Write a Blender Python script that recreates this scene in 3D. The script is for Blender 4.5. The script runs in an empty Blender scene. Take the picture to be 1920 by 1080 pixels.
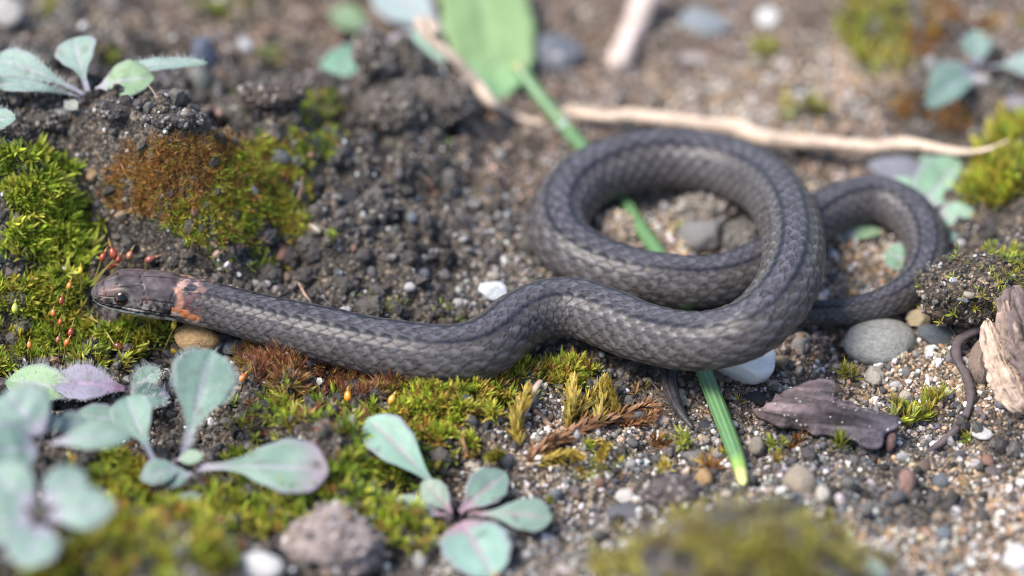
import bpy, bmesh, math, random
import numpy as np
from mathutils import Vector, Matrix

# ------------------------------------------------------------------ camera, world, sun, exposure
# one Blender unit = 1 cm
sc = bpy.context.scene
sc.unit_settings.system = 'METRIC'
sc.unit_settings.scale_length = 0.01
C = sc.collection
PITCH = math.radians(38.0)
DIST, WID = 38.0, 13.68
FWD = np.array([0.0, math.cos(PITCH), -math.sin(PITCH)])
RGT = np.array([1.0, 0.0, 0.0])
UPV = np.array([0.0, math.sin(PITCH), math.cos(PITCH)])
CAM = -DIST * FWD
K = WID / 1920.0
cd = bpy.data.cameras.new('camera')
cam = bpy.data.objects.new('camera', cd)
C.objects.link(cam)
cam.location = CAM
cam.rotation_euler = (math.radians(90) - PITCH, 0, 0)
cd.sensor_width = 36.0
cd.lens = 36.0 * DIST / WID
cd.clip_start = 0.5
cd.clip_end = 2000.0
cd.dof.use_dof = True
cd.dof.focus_distance = DIST - 1.85
APERTURE = 1.35                                   # diameter of the lens opening in cm
cd.dof.aperture_fstop = cd.lens * 1e-3 / APERTURE
sc.camera = cam

SUN_EL, SUN_AZ = math.radians(58), math.radians(-105)   # azimuth: direction the light comes from (x=sin, y=cos)
w = bpy.data.worlds.new('World')
sc.world = w
w.use_nodes = True
nt = w.node_tree
sky = nt.nodes.new('ShaderNodeTexSky')
sky.sky_type = 'NISHITA'
sky.sun_disc = False
sky.sun_elevation = SUN_EL
sky.sun_rotation = SUN_AZ
sky.air_density = 1.0
sky.dust_density = 1.5
bg = nt.nodes['Background']
bg.inputs['Strength'].default_value = 0.105
nt.links.new(sky.outputs[0], bg.inputs['Color'])
sd = bpy.data.lights.new('sun', 'SUN')
sd.energy = 2.3
sd.angle = math.radians(26)
sd.color = (1.0, 0.93, 0.84)
sun = bpy.data.objects.new('sun', sd)
C.objects.link(sun)
sdir = Vector((math.sin(SUN_AZ) * math.cos(SUN_EL), math.cos(SUN_AZ) * math.cos(SUN_EL), math.sin(SUN_EL)))
sun.rotation_euler = (-sdir).to_track_quat('-Z', 'Y').to_euler()
sc.view_settings.view_transform = 'Standard'
sc.view_settings.look = 'None'
sc.view_settings.gamma = 1.0
sc.view_settings.use_curve_mapping = False
sc.view_settings.exposure = 1.3
sc.cycles.use_denoising = True
sc.cycles.filter_width = 1.0
sc.cycles.max_bounces = 6
sc.cycles.diffuse_bounces = 2

rng = np.random.default_rng(7)
random.seed(7)

# ------------------------------------------------------------------ geometry of the view
def ray(px, py):
    px = np.asarray(px, float); py = np.asarray(py, float)
    return DIST * FWD + ((px - 960) * K)[..., None] * RGT + ((540 - py) * K)[..., None] * UPV
def P(px, py, h):
    """point at height h seen at a place of the photograph (1920 x 1080)"""
    d = ray(px, py)
    t = (np.asarray(h, float) - CAM[2]) / d[..., 2]
    return CAM + t[..., None] * d
def pscale(p):
    return K * float((np.asarray(p) - CAM) @ FWD) / DIST

# ------------------------------------------------------------------ noise
def _h(ix, iy, iz, s):
    n = (ix * 374761393 + iy * 668265263 + iz * 2147483647 + s * 1274126177) & 0xffffffff
    n = ((n ^ (n >> 13)) * 1274126177) & 0xffffffff
    n = ((n ^ (n >> 16)) * 2246822519) & 0xffffffff
    return ((n ^ (n >> 15)) & 0xffff) / 65535.0
def vnoise(p, s=0):
    p = np.asarray(p, float)
    if p.shape[-1] == 2:
        i = np.floor(p).astype(np.int64); f = p - i; f = f * f * (3 - 2 * f)
        r = 0
        for a in (0, 1):
            for b in (0, 1):
                wgt = (f[..., 0] if a else 1 - f[..., 0]) * (f[..., 1] if b else 1 - f[..., 1])
                r = r + wgt * _h(i[..., 0] + a, i[..., 1] + b, 0, s)
        return r * 2 - 1
    i = np.floor(p).astype(np.int64); f = p - i; f = f * f * (3 - 2 * f)
    r = 0
    for a in (0, 1):
        for b in (0, 1):
            for c in (0, 1):
                wgt = (f[..., 0] if a else 1 - f[..., 0]) * (f[..., 1] if b else 1 - f[..., 1]) * (f[..., 2] if c else 1 - f[..., 2])
                r = r + wgt * _h(i[..., 0] + a, i[..., 1] + b, i[..., 2] + c, s)
    return r * 2 - 1
def fbm(p, o=4, s=0):
    r = 0; a = 1.0; t = 0
    for k in range(o):
        r = r + a * vnoise(np.asarray(p) * 2.03 ** k + 17.3 * k, s + k); t += a; a *= 0.5
    return r / t
def sstep(x, a, b):
    t = np.clip((x - a) / (b - a), 0, 1)
    return t * t * (3 - 2 * t)

# ------------------------------------------------------------------ the lie of the land
CTRL = [  # photo x, photo y, height in cm
    (-300, 620, .6), (20, 620, .45), (120, 640, .35), (250, 640, .3), (370, 640, .2), (-250, 350, 1.6),
    (300, 470, .95), (350, 360, 1.7), (340, 265, 2.3), (230, 215, 2.45), (60, 210, 2.25), (300, 170, 1.5), (170, 150, 1.6), (40, 140, 1.5), (380, 190, 1.2), (-200, 200, 2.2), (60, 330, 1.8), (40, 470, 1.05),
    (150, 390, 1.15), (160, 480, .75), (160, 60, .9), (160, -60, .2), (400, 70, .4), (420, 210, 1.4), (-300, 30, .6),
    (470, 370, 1.35), (560, 430, .8), (500, 470, .7), (610, 320, 1.0), (510, 168, 1.8), (590, 215, 1.2), (450, 185, 1.5), (540, 100, .2), (640, 165, .45), (635, 110, .05), (440, 250, 1.35),
    (700, 105, 1.2), (770, 180, 1.1), (870, 245, .8), (740, 260, 1.0), (700, 0, 0), (850, 40, 0), (940, 170, .05), (620, 60, .1),
    (750, 400, .7), (900, 380, .35), (750, 500, .4), (860, 520, .2), (650, 570, .3), (560, 560, .35), (950, 300, .3),
    (1100, 420, .0), (1250, 400, 0), (1250, 260, 0), (1350, 450, -.02), (1200, 130, -.1), (1450, 150, 0), (1600, 200, 0), (1300, 0, -.1), (1000, 60, -.1), (1500, -60, 0),
    (1680, 40, .35), (1850, 190, .4), (1930, 60, .4), (2200, 100, .4), (1780, 250, .15),
    (1600, 490, 0), (1680, 520, 0), (1700, 340, 0), (1890, 320, .75), (1840, 420, .3), (1990, 420, 1.1), (2200, 500, 1.0), (1840, 580, .3),
    (700, 700, .22), (560, 700, .26), (470, 690, .2), (880, 740, .25), (980, 760, .1), (600, 800, .45), (450, 800, .15), (280, 780, .15), (120, 780, .2),
    (600, 900, .3), (400, 930, .15), (750, 930, .1), (700, 1050, .2), (950, 900, .02), (1000, 1040, 0),
    (1080, 700, 0), (1250, 720, -.03), (1450, 690, 0), (1100, 850, 0), (1400, 850, 0), (1600, 720, 0), (1600, 900, 0), (1800, 780, 0), (1800, 1000, .05), (2100, 800, .3), (1950, 1080, .1), (1750, 640, .02),
    (1180, 960, .02), (1380, 962, 2.3), (1290, 990, 1.9), (1480, 985, 2.0), (1150, 1076, 1.0), (1610, 1078, 1.2), (1380, 1080, 2.2), (1380, 1200, 1.8), (1000, 1200, .4), (1750, 1200, .3),
    (280, 990, .9), (340, 1060, 1.3), (180, 960, .6), (60, 1080, .8), (-100, 900, .6), (200, 1200, 1.2), (520, 1060, .4), (560, 1200, .4),
]
_c = np.array(CTRL, float)
_cp = P(_c[:, 0], _c[:, 1], _c[:, 2])[:, :2]
_ch = _c[:, 2]
_EPS = 0.45
_A = np.sqrt(((_cp[:, None] - _cp[None]) ** 2).sum(-1) + _EPS ** 2)
_n = len(_cp)
_M = np.zeros((_n + 1, _n + 1)); _M[:_n, :_n] = _A - np.eye(_n) * 0.02; _M[:_n, _n] = 1; _M[_n, :_n] = 1
_wt = np.linalg.solve(_M, np.append(_ch, 0))
def rough_of(xy):
    """how crumbly the soil is (dark soil banks are lumpy, sand is flat)"""
    return 0.45 + 0.55 * sstep(xy[..., 0], 1.2, -1.5)
def height(xy):
    xy = np.asarray(xy, float)
    out = np.zeros(xy.shape[:-1]) + _wt[-1]
    for k in range(_n):
        out += _wt[k] * np.sqrt((xy[..., 0] - _cp[k, 0]) ** 2 + (xy[..., 1] - _cp[k, 1]) ** 2 + _EPS ** 2)
    m = sstep(np.maximum(np.abs(xy[..., 0]) - 9, np.abs(xy[..., 1] - 2) - 10), 0, 4)
    out = np.clip(out, -.6, 3.2) * (1 - m)
    r = rough_of(xy)
    out = out + r * (0.20 * vnoise(xy * 1.3, 3) + .24 * (0.35 - np.abs(vnoise(xy * 2.3, 5))) + 0.12 * vnoise(xy * 4.6, 8) + .11 * (0.35 - np.abs(vnoise(xy * 8.2, 11))) + .035 * vnoise(xy * 15., 14))
    return out
def axis(a, b, step, far):
    core = np.arange(a, b + 1e-6, step)
    g = []; d = step
    x = 0.0
    while x < far:
        d *= 1.35; x += d; g.append(x)
    g = np.array(g)
    return np.concatenate([(a - g)[::-1], core, b + g])
AX = axis(-9.6, 9.6, 0.040, 70); AY = axis(-8.6, 11.5, 0.040, 70)
GX, GY = np.meshgrid(AX, AY)
HG = height(np.stack([GX, GY], -1))
def H(xy):
    xy = np.asarray(xy, float)
    i = np.clip(np.searchsorted(AX, xy[..., 0]) - 1, 0, len(AX) - 2); j = np.clip(np.searchsorted(AY, xy[..., 1]) - 1, 0, len(AY) - 2)
    fx = np.clip((xy[..., 0] - AX[i]) / (AX[i + 1] - AX[i]), 0, 1); fy = np.clip((xy[..., 1] - AY[j]) / (AY[j + 1] - AY[j]), 0, 1)
    return HG[j, i] * (1 - fx) * (1 - fy) + HG[j, i + 1] * fx * (1 - fy) + HG[j + 1, i] * (1 - fx) * fy + HG[j + 1, i + 1] * fx * fy
def G(px, py):
    """where the line of sight of a photo place meets the soil"""
    px = np.atleast_1d(np.asarray(px, float)); py = np.atleast_1d(np.asarray(py, float))
    d = ray(px, py)
    t0 = (4.0 - CAM[2]) / d[:, 2]; t1 = (-1.2 - CAM[2]) / d[:, 2]
    best = t1.copy(); done = np.zeros(len(px), bool); prev = t0.copy()
    for k in range(1, 121):
        t = t0 + (t1 - t0) * k / 120
        p = CAM + t[:, None] * d
        hit = (~done) & (p[:, 2] < H(p[:, :2]))
        lo = prev[hit]; hi = t[hit]; dd = d[hit]
        for _ in range(6):
            mid = (lo + hi) / 2
            pm = CAM + mid[:, None] * dd
            below = pm[:, 2] < H(pm[:, :2])
            hi = np.where(below, mid, hi); lo = np.where(below, lo, mid)
        best[hit] = hi; done |= hit; prev = t
    return CAM + best[:, None] * d
def G1(px, py):
    return G([px], [py])[0]
def on(px, py, lift=0.0):
    p = G1(px, py); p[2] += lift; return p

# ------------------------------------------------------------------ mesh helpers
def make_mesh(name, V, faces, mats=(), col=None, smooth=True, midx=None):
    V = np.asarray(V, float)
    if not isinstance(faces, (list, tuple)): faces = [faces]
    faces = [np.asarray(f, np.int32) for f in faces if len(f)]
    loops = np.concatenate([f.ravel() for f in faces])
    tot = np.concatenate([np.full(len(f), f.shape[1], np.int32) for f in faces])
    start = np.concatenate([[0], np.cumsum(tot)[:-1]]).astype(np.int32)
    me = bpy.data.meshes.new(name)
    me.vertices.add(len(V)); me.vertices.foreach_set('co', V.astype(np.float32).ravel())
    me.loops.add(len(loops)); me.loops.foreach_set('vertex_index', loops)
    me.polygons.add(len(tot)); me.polygons.foreach_set('loop_start', start)
    me.polygons.foreach_set('use_smooth', np.full(len(tot), smooth, bool))
    for m in mats: me.materials.append(m)
    if midx is not None: me.polygons.foreach_set('material_index', np.asarray(midx, np.int32))
    me.update(calc_edges=True)
    if col is not None:
        col = np.asarray(col, float)
        if col.shape[1] == 3: col = np.concatenate([col, np.ones((len(col), 1))], 1)
        a = me.color_attributes.new('tint', 'FLOAT_COLOR', 'POINT')
        a.data.foreach_set('color', col.astype(np.float32).ravel())
    return me
def link(name, me, parent=None, loc=(0, 0, 0)):
    o = bpy.data.objects.new(name, me); C.objects.link(o); o.location = loc
    if parent is not None: o.parent = parent
    return o
def build(name, V, faces, mat, parent=None, base=None, col=None, smooth=True, midx=None):
    """V in world coordinates; origin at base (or in the parent's frame)"""
    V = np.asarray(V, float)
    mats = mat if isinstance(mat, (list, tuple)) else [mat]
    if parent is not None:
        q = parent; off = np.zeros(3)
        while q is not None: off += np.array(q.location); q = q.parent
        return link(name, make_mesh(name, V - off, faces, mats, col, smooth, midx), parent)
    base = np.zeros(3) if base is None else np.asarray(base, float)
    return link(name, make_mesh(name, V - base, faces, mats, col, smooth, midx), None, base)
def tag(o, label=None, cat=None, group=None, kind=None):
    if label: o['label'] = label
    if cat: o['category'] = cat
    if group: o['group'] = group
    if kind: o['kind'] = kind
    return o
def empty(name, base, label, cat, group=None):
    o = bpy.data.objects.new(name, None); C.objects.link(o); o.location = base; o.empty_display_size = 0.3
    return tag(o, label, cat, group)
def unit(v): v = np.asarray(v, float); return v / (np.linalg.norm(v, axis=-1, keepdims=True) + 1e-12)
def spline(pts, n):
    """Catmull-Rom through rows of pts, n samples spaced evenly along the first three columns"""
    p = np.asarray(pts, float)
    q = np.vstack([2 * p[0] - p[1], p, 2 * p[-1] - p[-2]])
    out = []
    for i in range(len(p) - 1):
        a, b, c, d = q[i:i + 4]
        t = np.linspace(0, 1, 40, endpoint=False)[:, None]
        out.append(0.5 * (2 * b + (c - a) * t + (2 * a - 5 * b + 4 * c - d) * t ** 2 + (3 * b - a - 3 * c + d) * t ** 3))
    out = np.vstack(out + [p[-1:]])
    s = np.concatenate([[0], np.cumsum(np.linalg.norm(np.diff(out[:, :3], axis=0), axis=1))])
    u = np.linspace(0, s[-1], n)
    return np.stack([np.interp(u, s, out[:, k]) for k in range(out.shape[1])], 1), u
def tube(pts, n, sides, bump=0.0, seed=0, flat=1.0, freq=4.0, ends=True, ridges=0, ridge=0.0):
    """pts: rows x,y,z,r. returns V, quads, along(0..1), angle"""
    q, u = spline(pts, n)
    c, r = q[:, :3], np.maximum(q[:, 3], 1e-3)
    T = unit(np.gradient(c, axis=0)); S = unit(np.cross(T, [0, 0, 1.0])); N = np.cross(S, T)
    if ends:
        L = u[-1]
        e = np.minimum(u, L - u) / np.maximum(r, 1e-4)
        r = r * np.sqrt(np.clip(1 - (1 - np.clip(e * 1.3, 0, 1)) ** 2, 0.0004, 1))
    th = np.linspace(0, 2 * np.pi, sides, endpoint=False)
    rr = r[:, None] * (1 + ridge * np.cos(th * ridges))[None]
    V = c[:, None] + rr[..., None] * (np.cos(th)[None, :, None] * S[:, None] + flat * np.sin(th)[None, :, None] * N[:, None])
    if bump:
        d = fbm(V * freq + seed * 9.1, 3, seed)
        V = c[:, None] + (V - c[:, None]) * (1 + bump * d)[..., None]
    i = np.arange(n - 1)[:, None] * sides + np.arange(sides)[None]
    j = np.arange(n - 1)[:, None] * sides + (np.arange(sides)[None] + 1) % sides
    F = np.stack([i, j, j + sides, i + sides], -1).reshape(-1, 4)
    return V.reshape(-1, 3), F, np.repeat(u / u[-1], sides), np.tile(th, n)
def ico(sub):
    b = bmesh.new(); bmesh.ops.create_icosphere(b, subdivisions=sub, radius=1.0)
    b.verts.index_update()
    V = np.array([v.co[:] for v in b.verts]); F = np.array([[v.index for v in f.verts] for f in b.faces], np.int32)
    b.free(); return V, F
ICO1, ICO2, ICO3, ICO4 = ico(1), ico(2), ico(3), ico(4)

# ------------------------------------------------------------------ materials
def mat(name, rough=0.6, spec=0.5):
    m = bpy.data.materials.new(name); m.use_nodes = True
    n = m.node_tree; b = n.nodes['Principled BSDF']
    b.inputs['Roughness'].default_value = rough
    b.inputs['Specular IOR Level'].default_value = spec
    return m, n, b
def nd(n, t, **kw):
    x = n.nodes.new(t)
    for k, v in kw.items():
        if k in x.inputs: x.inputs[k].default_value = v
        else: setattr(x, k, v)
    return x
def noise_node(n, scale, detail=4.0, rough=0.6):
    tc = n.nodes.get('TC') or n.nodes.new('ShaderNodeTexCoord'); tc.name = 'TC'
    x = nd(n, 'ShaderNodeTexNoise', Scale=scale, Detail=detail, Roughness=rough)
    n.links.new(tc.outputs['Object'], x.inputs['Vector']); return x
def ramp(n, src, stops):
    r = n.nodes.new('ShaderNodeValToRGB'); cr = r.color_ramp
    while len(cr.elements) < len(stops): cr.elements.new(0.5)
    for e, (p, c) in zip(cr.elements, stops): e.position = p; e.color = (*c, 1) if len(c) == 3 else c
    n.links.new(src, r.inputs['Fac']); return r
def mixc(n, a, b, fac, mode='MIX'):
    x = n.nodes.new('ShaderNodeMix'); x.data_type = 'RGBA'; x.blend_type = mode
    for sock, v in ((x.inputs[6], a), (x.inputs[7], b)):
        if hasattr(v, 'links'): n.links.new(v, sock)
        else: sock.default_value = (*v, 1)
    if hasattr(fac, 'links'): n.links.new(fac, x.inputs[0])
    else: x.inputs[0].default_value = fac
    return x.outputs[2]
def bump(n, b, src, strength, dist, prev=None):
    x = nd(n, 'ShaderNodeBump', Strength=strength, Distance=dist)
    n.links.new(src, x.inputs['Height'])
    if prev is not None: n.links.new(prev.outputs[0], x.inputs['Normal'])
    n.links.new(x.outputs[0], b.inputs['Normal']); return x
def attr(n, name='tint'):
    x = n.nodes.new('ShaderNodeAttribute'); x.attribute_name = name; return x

def tint_mat(name, rough, spec, var=0.35, scale=25.0, bstr=0.4, bdist=0.02, transl=0.0, sss=0.0, coat=0.0):
    """material whose own colour comes with the mesh, with grain and relief on top"""
    m, n, b = mat(name, rough, spec)
    a = attr(n); x = noise_node(n, scale)
    r = ramp(n, x.outputs[0], [(0.25, (1 - var,) * 3), (0.75, (1 + var,) * 3)])
    c = mixc(n, a.outputs['Color'], r.outputs[0], 1.0, 'MULTIPLY')
    n.links.new(c, b.inputs['Base Color'])
    if bstr: bump(n, b, x.outputs[0], bstr, bdist)
    if sss:
        b.inputs['Subsurface Weight'].default_value = sss; b.inputs['Subsurface Radius'].default_value = (.05, .08, .04)
        b.inputs['Subsurface Scale'].default_value = 1.0
    if coat: b.inputs['Coat Weight'].default_value = coat; b.inputs['Coat Roughness'].default_value = .15
    if transl:
        t = n.nodes.new('ShaderNodeBsdfTranslucent'); n.links.new(c, t.inputs['Color'])
        s = n.nodes.new('ShaderNodeMixShader'); s.inputs[0].default_value = transl
        n.links.new(b.outputs[0], s.inputs[1]); n.links.new(t.outputs[0], s.inputs[2])
        n.links.new(s.outputs[0], n.nodes['Material Output'].inputs['Surface'])
    return m
M_GRAIN = tint_mat('sand_grain', .42, .5, .35, 30, .5, .01)
M_MOSS = tint_mat('moss_leaf', .5, .4, .25, 20, 0, 0, transl=.35)
M_LEAF = tint_mat('downy_leaf', .55, .45, .10, 14, .25, .02, transl=.18)
M_HAIR = tint_mat('leaf_down', .5, .5, .05, 10, 0, 0, transl=.3)
M_STALK = tint_mat('moss_stalk', .4, .5, .2, 30, .1, .01, transl=.1)
M_CAPSULE = tint_mat('spore_capsule', .22, .5, .2, 25, .1, .01, coat=.4)
M_ROOT = tint_mat('dry_root', .7, .3, .3, 9, .6, .03)
M_GRASS = tint_mat('grass_stem', .35, .5, .12, 12, .15, .01)
M_BARK = tint_mat('bark', .7, .3, .4, 12, .7, .04)
M_CLOD = tint_mat('soil_clod', .85, .25, .45, 16, .9, .04)
M_SNAKE = tint_mat('snake_skin', .40, .30, .22, 40, .25, .006)

# stones: colour from the object itself, speckle and grain from noise
def stone_mat(name, rough, speck, var, bstr, scale=7.0):
    m, n, b = mat(name, rough, .5)
    oi = n.nodes.new('ShaderNodeObjectInfo')
    x = noise_node(n, scale, 6, .65)
    r = ramp(n, x.outputs[0], [(0.3, (1 - var,) * 3), (0.7, (1 + var,) * 3)])
    c = mixc(n, oi.outputs['Color'], r.outputs[0], 1.0, 'MULTIPLY')
    y = noise_node(n, scale * 6, 3, .7)
    f = ramp(n, y.outputs[0], [(0.55, (0, 0, 0)), (0.68, (1, 1, 1))])
    k = nd(n, 'ShaderNodeMath', operation='MULTIPLY'); n.links.new(f.outputs[0], k.inputs[0]); k.inputs[1].default_value = speck
    c = mixc(n, c, (.42, .39, .36), k.outputs[0])
    f2 = ramp(n, y.outputs[0], [(0.33, (1, 1, 1)), (0.42, (0, 0, 0))])
    k2 = nd(n, 'ShaderNodeMath', operation='MULTIPLY'); n.links.new(f2.outputs[0], k2.inputs[0]); k2.inputs[1].default_value = speck
    c = mixc(n, c, (.03, .03, .03), k2.outputs[0])
    n.links.new(c, b.inputs['Base Color'])
    p = bump(n, b, x.outputs[0], bstr, .05)
    bump(n, b, y.outputs[0], bstr * .7, .015, p)
    return m
M_STONE = stone_mat('river_stone', .55, .35, .38, .6)
M_WHITE = stone_mat('milky_stone', .35, .04, .08, .2)
M_ROUGH = stone_mat('rough_stone', .8, .6, .4, .9, 9)
M_QUARTZ, _n, _b = mat('quartz', .25, .6)
_x = noise_node(_n, 5, 5, .7); _r = ramp(_n, _x.outputs[0], [(.3, (.5, .55, .6)), (.6, (.78, .8, .82))]); _n.links.new(_r.outputs[0], _b.inputs['Base Color'])
_b.inputs['Subsurface Weight'].default_value = .4; _b.inputs['Subsurface Radius'].default_value = (.2, .2, .2); bump(_n, _b, _x.outputs[0], .6, .05)

# soil
M_SOIL, n, b = mat('soil', .85, .3)
a = attr(n)
tc = n.nodes.new('ShaderNodeTexCoord'); tc.name = 'TC'
v1 = nd(n, 'ShaderNodeTexVoronoi', Scale=22.0); n.links.new(tc.outputs['Object'], v1.inputs['Vector'])
v2 = nd(n, 'ShaderNodeTexVoronoi', Scale=48.0); n.links.new(tc.outputs['Object'], v2.inputs['Vector'])
sp = n.nodes.new('ShaderNodeSeparateColor'); n.links.new(v1.outputs['Color'], sp.inputs[0])
sp2 = n.nodes.new('ShaderNodeSeparateColor'); n.links.new(v2.outputs['Color'], sp2.inputs[0])
r1 = ramp(n, sp.outputs[0], [(0.0, (.3, .3, .3)), (.6, (1., .97, .93)), (.85, (1.7, 1.55, 1.4)), (1.0, (3.0, 2.8, 2.5))])
r2 = ramp(n, sp2.outputs[1], [(0.0, (.55, .55, .55)), (.7, (1, 1, 1)), (1.0, (1.9, 1.8, 1.7))])
c = mixc(n, a.outputs['Color'], r1.outputs[0], 1.0, 'MULTIPLY'); c = mixc(n, c, r2.outputs[0], 1.0, 'MULTIPLY')
x = noise_node(n, 3.0, 6, .7); r3 = ramp(n, x.outputs[0], [(.3, (.6, .6, .62)), (.7, (1.35, 1.3, 1.2))])
c = mixc(n, c, r3.outputs[0], 1.0, 'MULTIPLY')
n.links.new(c, b.inputs['Base Color'])
p1 = bump(n, b, v1.outputs['Distance'], .7, -.04); p2 = bump(n, b, v2.outputs['Distance'], .6, -.02, p1)
y = noise_node(n, 30, 5, .7); bump(n, b, y.outputs[0], .5, .02, p2)

# ------------------------------------------------------------------ zones of the soil: colours by place in the photo
ZONES = [  # px, py, kind: S light sand, P pinkish brown gravel, D dark soil, G grey gravel
    (100, 200, 'D'), (300, 250, 'D'), (300, 450, 'D'), (150, 400, 'D'), (450, 300, 'D'), (560, 250, 'D'), (700, 200, 'D'), (650, 400, 'D'), (800, 350, 'D'), (840, 470, 'D'), (760, 540, 'D'), (950, 440, 'G'), (930, 520, 'G'),
    (100, 20, 'G'), (400, 60, 'P'), (560, 60, 'P'), (300, 130, 'D'), (950, 320, 'P'), (1000, 220, 'P'), (1100, 30, 'P'), (1250, 150, 'P'), (1450, 60, 'P'), (1380, 210, 'S'), (1500, 220, 'S'), (1600, 160, 'S'), (1700, 60, 'D'), (1800, 200, 'D'), (1880, 60, 'P'), (1600, 300, 'P'), (1700, 240, 'D'),
    (1150, 430, 'S'), (1350, 420, 'G'), (1250, 450, 'S'), (1640, 500, 'S'), (1600, 460, 'S'), (1850, 420, 'D'), (1840, 560, 'D'),
    (60, 600, 'D'), (250, 660, 'D'), (400, 660, 'G'), (600, 760, 'D'), (450, 830, 'D'), (700, 900, 'D'), (300, 820, 'D'), (250, 960, 'D'), (600, 1030, 'D'), (850, 800, 'D'), (1000, 760, 'G'), (1100, 680, 'D'), (1200, 720, 'D'),
    (1050, 880, 'S'), (1000, 1000, 'G'), (1130, 900, 'G'), (1250, 880, 'G'), (1400, 800, 'G'), (1500, 850, 'G'), (1380, 720, 'P'), (1520, 660, 'P'), (1650, 720, 'S'), (1750, 720, 'S'), (1700, 850, 'G'), (1800, 880, 'S'), (1600, 950, 'G'), (1880, 950, 'S'), (1700, 1040, 'S'), (1860, 1060, 'S'), (1400, 1010, 'D'), (1720, 950, 'D'), (1880, 870, 'D'),
]
_z = G([a[0] for a in ZONES], [a[1] for a in ZONES])[:, :2]
_zk = np.array(['SPDG'.index(a[2]) for a in ZONES])
def zone(xy):
    """weights (..., 4) of sand, pink gravel, dark soil, grey gravel"""
    q = xy + 0.5 * np.stack([vnoise(xy * 1.1, 31), vnoise(xy * 1.1, 47)], -1)
    out = np.zeros(xy.shape[:-1] + (4,))
    for k in range(len(_z)):
        out[..., _zk[k]] += 1.0 / (((q - _z[k]) ** 2).sum(-1) + .05) ** 2
    return out / out.sum(-1, keepdims=True)
SOILC = np.array([[.22, .175, .135], [.128, .108, .093], [.082, .075, .069], [.13, .118, .108]])

# ------------------------------------------------------------------ ground
nx, ny = len(AX), len(AY)
XY = np.stack([GX, GY], -1)
zc = zone(XY.reshape(-1, 2)) @ SOILC
I = (np.arange(ny - 1)[:, None] * nx + np.arange(nx - 1)[None]).ravel()
g = build('ground', np.stack([GX, GY, HG], -1).reshape(-1, 3), np.stack([I, I + 1, I + nx + 1, I + nx], -1), M_SOIL, col=zc)
tag(g, 'dark crumbly soil rising into a bank on one side and sandy gravel on the other', 'soil', kind='structure')

# ------------------------------------------------------------------ loose grains (too many to count)
PAL = {
    'S': [((.55, .52, .48), 3), ((.42, .33, .24), 3), ((.46, .28, .16), 1.6), ((.20, .18, .16), 2.6), ((.07, .07, .075), 2), ((.74, .72, .70), 2.0), ((.34, .28, .22), 2)],
    'P': [((.34, .27, .22), 3), ((.42, .29, .21), 2), ((.17, .14, .125), 3), ((.52, .47, .43), 1.6), ((.08, .075, .07), 1.5), ((.33, .19, .11), 1)],
    'D': [((.10, .093, .087), 5), ((.055, .052, .053), 4), ((.16, .145, .13), 2.8), ((.38, .36, .34), 1.3), ((.6, .6, .6), .6), ((.25, .16, .10), .6), ((.05, .055, .07), 1.3)],
    'G': [((.30, .28, .26), 3), ((.16, .15, .145), 3), ((.06, .06, .065), 2.2), ((.58, .56, .54), 2.2), ((.36, .27, .19), 1.4), ((.11, .12, .14), 1.2)],
}
PC = {k: (np.array([c for c, _ in v]), np.array([w_ for _, w_ in v]) / sum(w_ for _, w_ in v)) for k, v in PAL.items()}
def grain_colours(xy):
    w_ = zone(xy); cw = np.cumsum(w_, 1); kk = (rng.random(len(xy))[:, None] > cw).sum(1).clip(0, 3)
    out = np.zeros((len(xy), 3))
    for k, s in enumerate('SPDG'):
        m = kk == k
        if m.any(): out[m] = PC[s][0][rng.choice(len(PC[s][0]), m.sum(), p=PC[s][1])]
    return out * rng.uniform(.7, 1.3, (len(xy), 1)) * rng.uniform(.93, 1.07, out.shape), kk
def random_rot(n):
    q = unit(rng.normal(size=(n, 4)))
    a, b_, c_, d_ = q.T
    return np.stack([np.stack([1 - 2 * (c_ * c_ + d_ * d_), 2 * (b_ * c_ - a * d_), 2 * (b_ * d_ + a * c_)], -1),
                     np.stack([2 * (b_ * c_ + a * d_), 1 - 2 * (b_ * b_ + d_ * d_), 2 * (c_ * d_ - a * b_)], -1),
                     np.stack([2 * (b_ * d_ - a * c_), 2 * (c_ * d_ + a * b_), 1 - 2 * (b_ * b_ + c_ * c_)], -1)], 1)
def grain_mesh(pos, r, col):
    n = len(pos); B, F = ICO1
    S = r[:, None] * rng.uniform(.6, 1.25, (n, 3))
    V = B[None] * (1 + rng.uniform(-.22, .22, (n, len(B), 1)))
    V = np.einsum('nij,nkj->nki', random_rot(n), V * S[:, None]) + pos[:, None]
    return V.reshape(-1, 3), (F[None] + (np.arange(n) * len(B))[:, None, None]).reshape(-1, 3), np.repeat(col, len(B), 0)
def scatter_ground(n):
    """even over the ground in and a little round the picture"""
    y = rng.uniform(-7.6, 10.8, n); x = rng.uniform(-1, 1, n) * (6.9 + 0.24 * (y + 6))
    return np.stack([x, y], 1)
def grains(name, label, n, rlo, rhi, sink, keep=None, power=2.2):
    xy = scatter_ground(n)
    if keep is not None: xy = xy[rng.random(len(xy)) < keep(xy)]
    r = rlo + (rhi - rlo) * rng.random(len(xy)) ** power
    col, kk = grain_colours(xy)
    pos = np.concatenate([xy, (H(xy) + r * sink)[:, None]], 1)
    V, F, cc = grain_mesh(pos, r, col)
    return tag(build(name, V, F, M_GRAIN, col=cc, smooth=False), label, 'gravel', kind='stuff')
def keep_sand(xy): z = zone(xy); return np.clip(z[..., 0] + .8 * z[..., 3] + .7 * z[..., 1] + .45 * z[..., 2], 0, 1)
grains('fine_sand', 'fine loose sand and soil crumbs strewn over the ground', 66000, .016, .040, .25, keep_sand, 1.4)
grains('gravel', 'loose coarse sand and grit strewn over the ground', 15000, .032, .075, .2, lambda xy: np.clip(keep_sand(xy) ** 1.5, 0, 1), 2.0)
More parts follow.
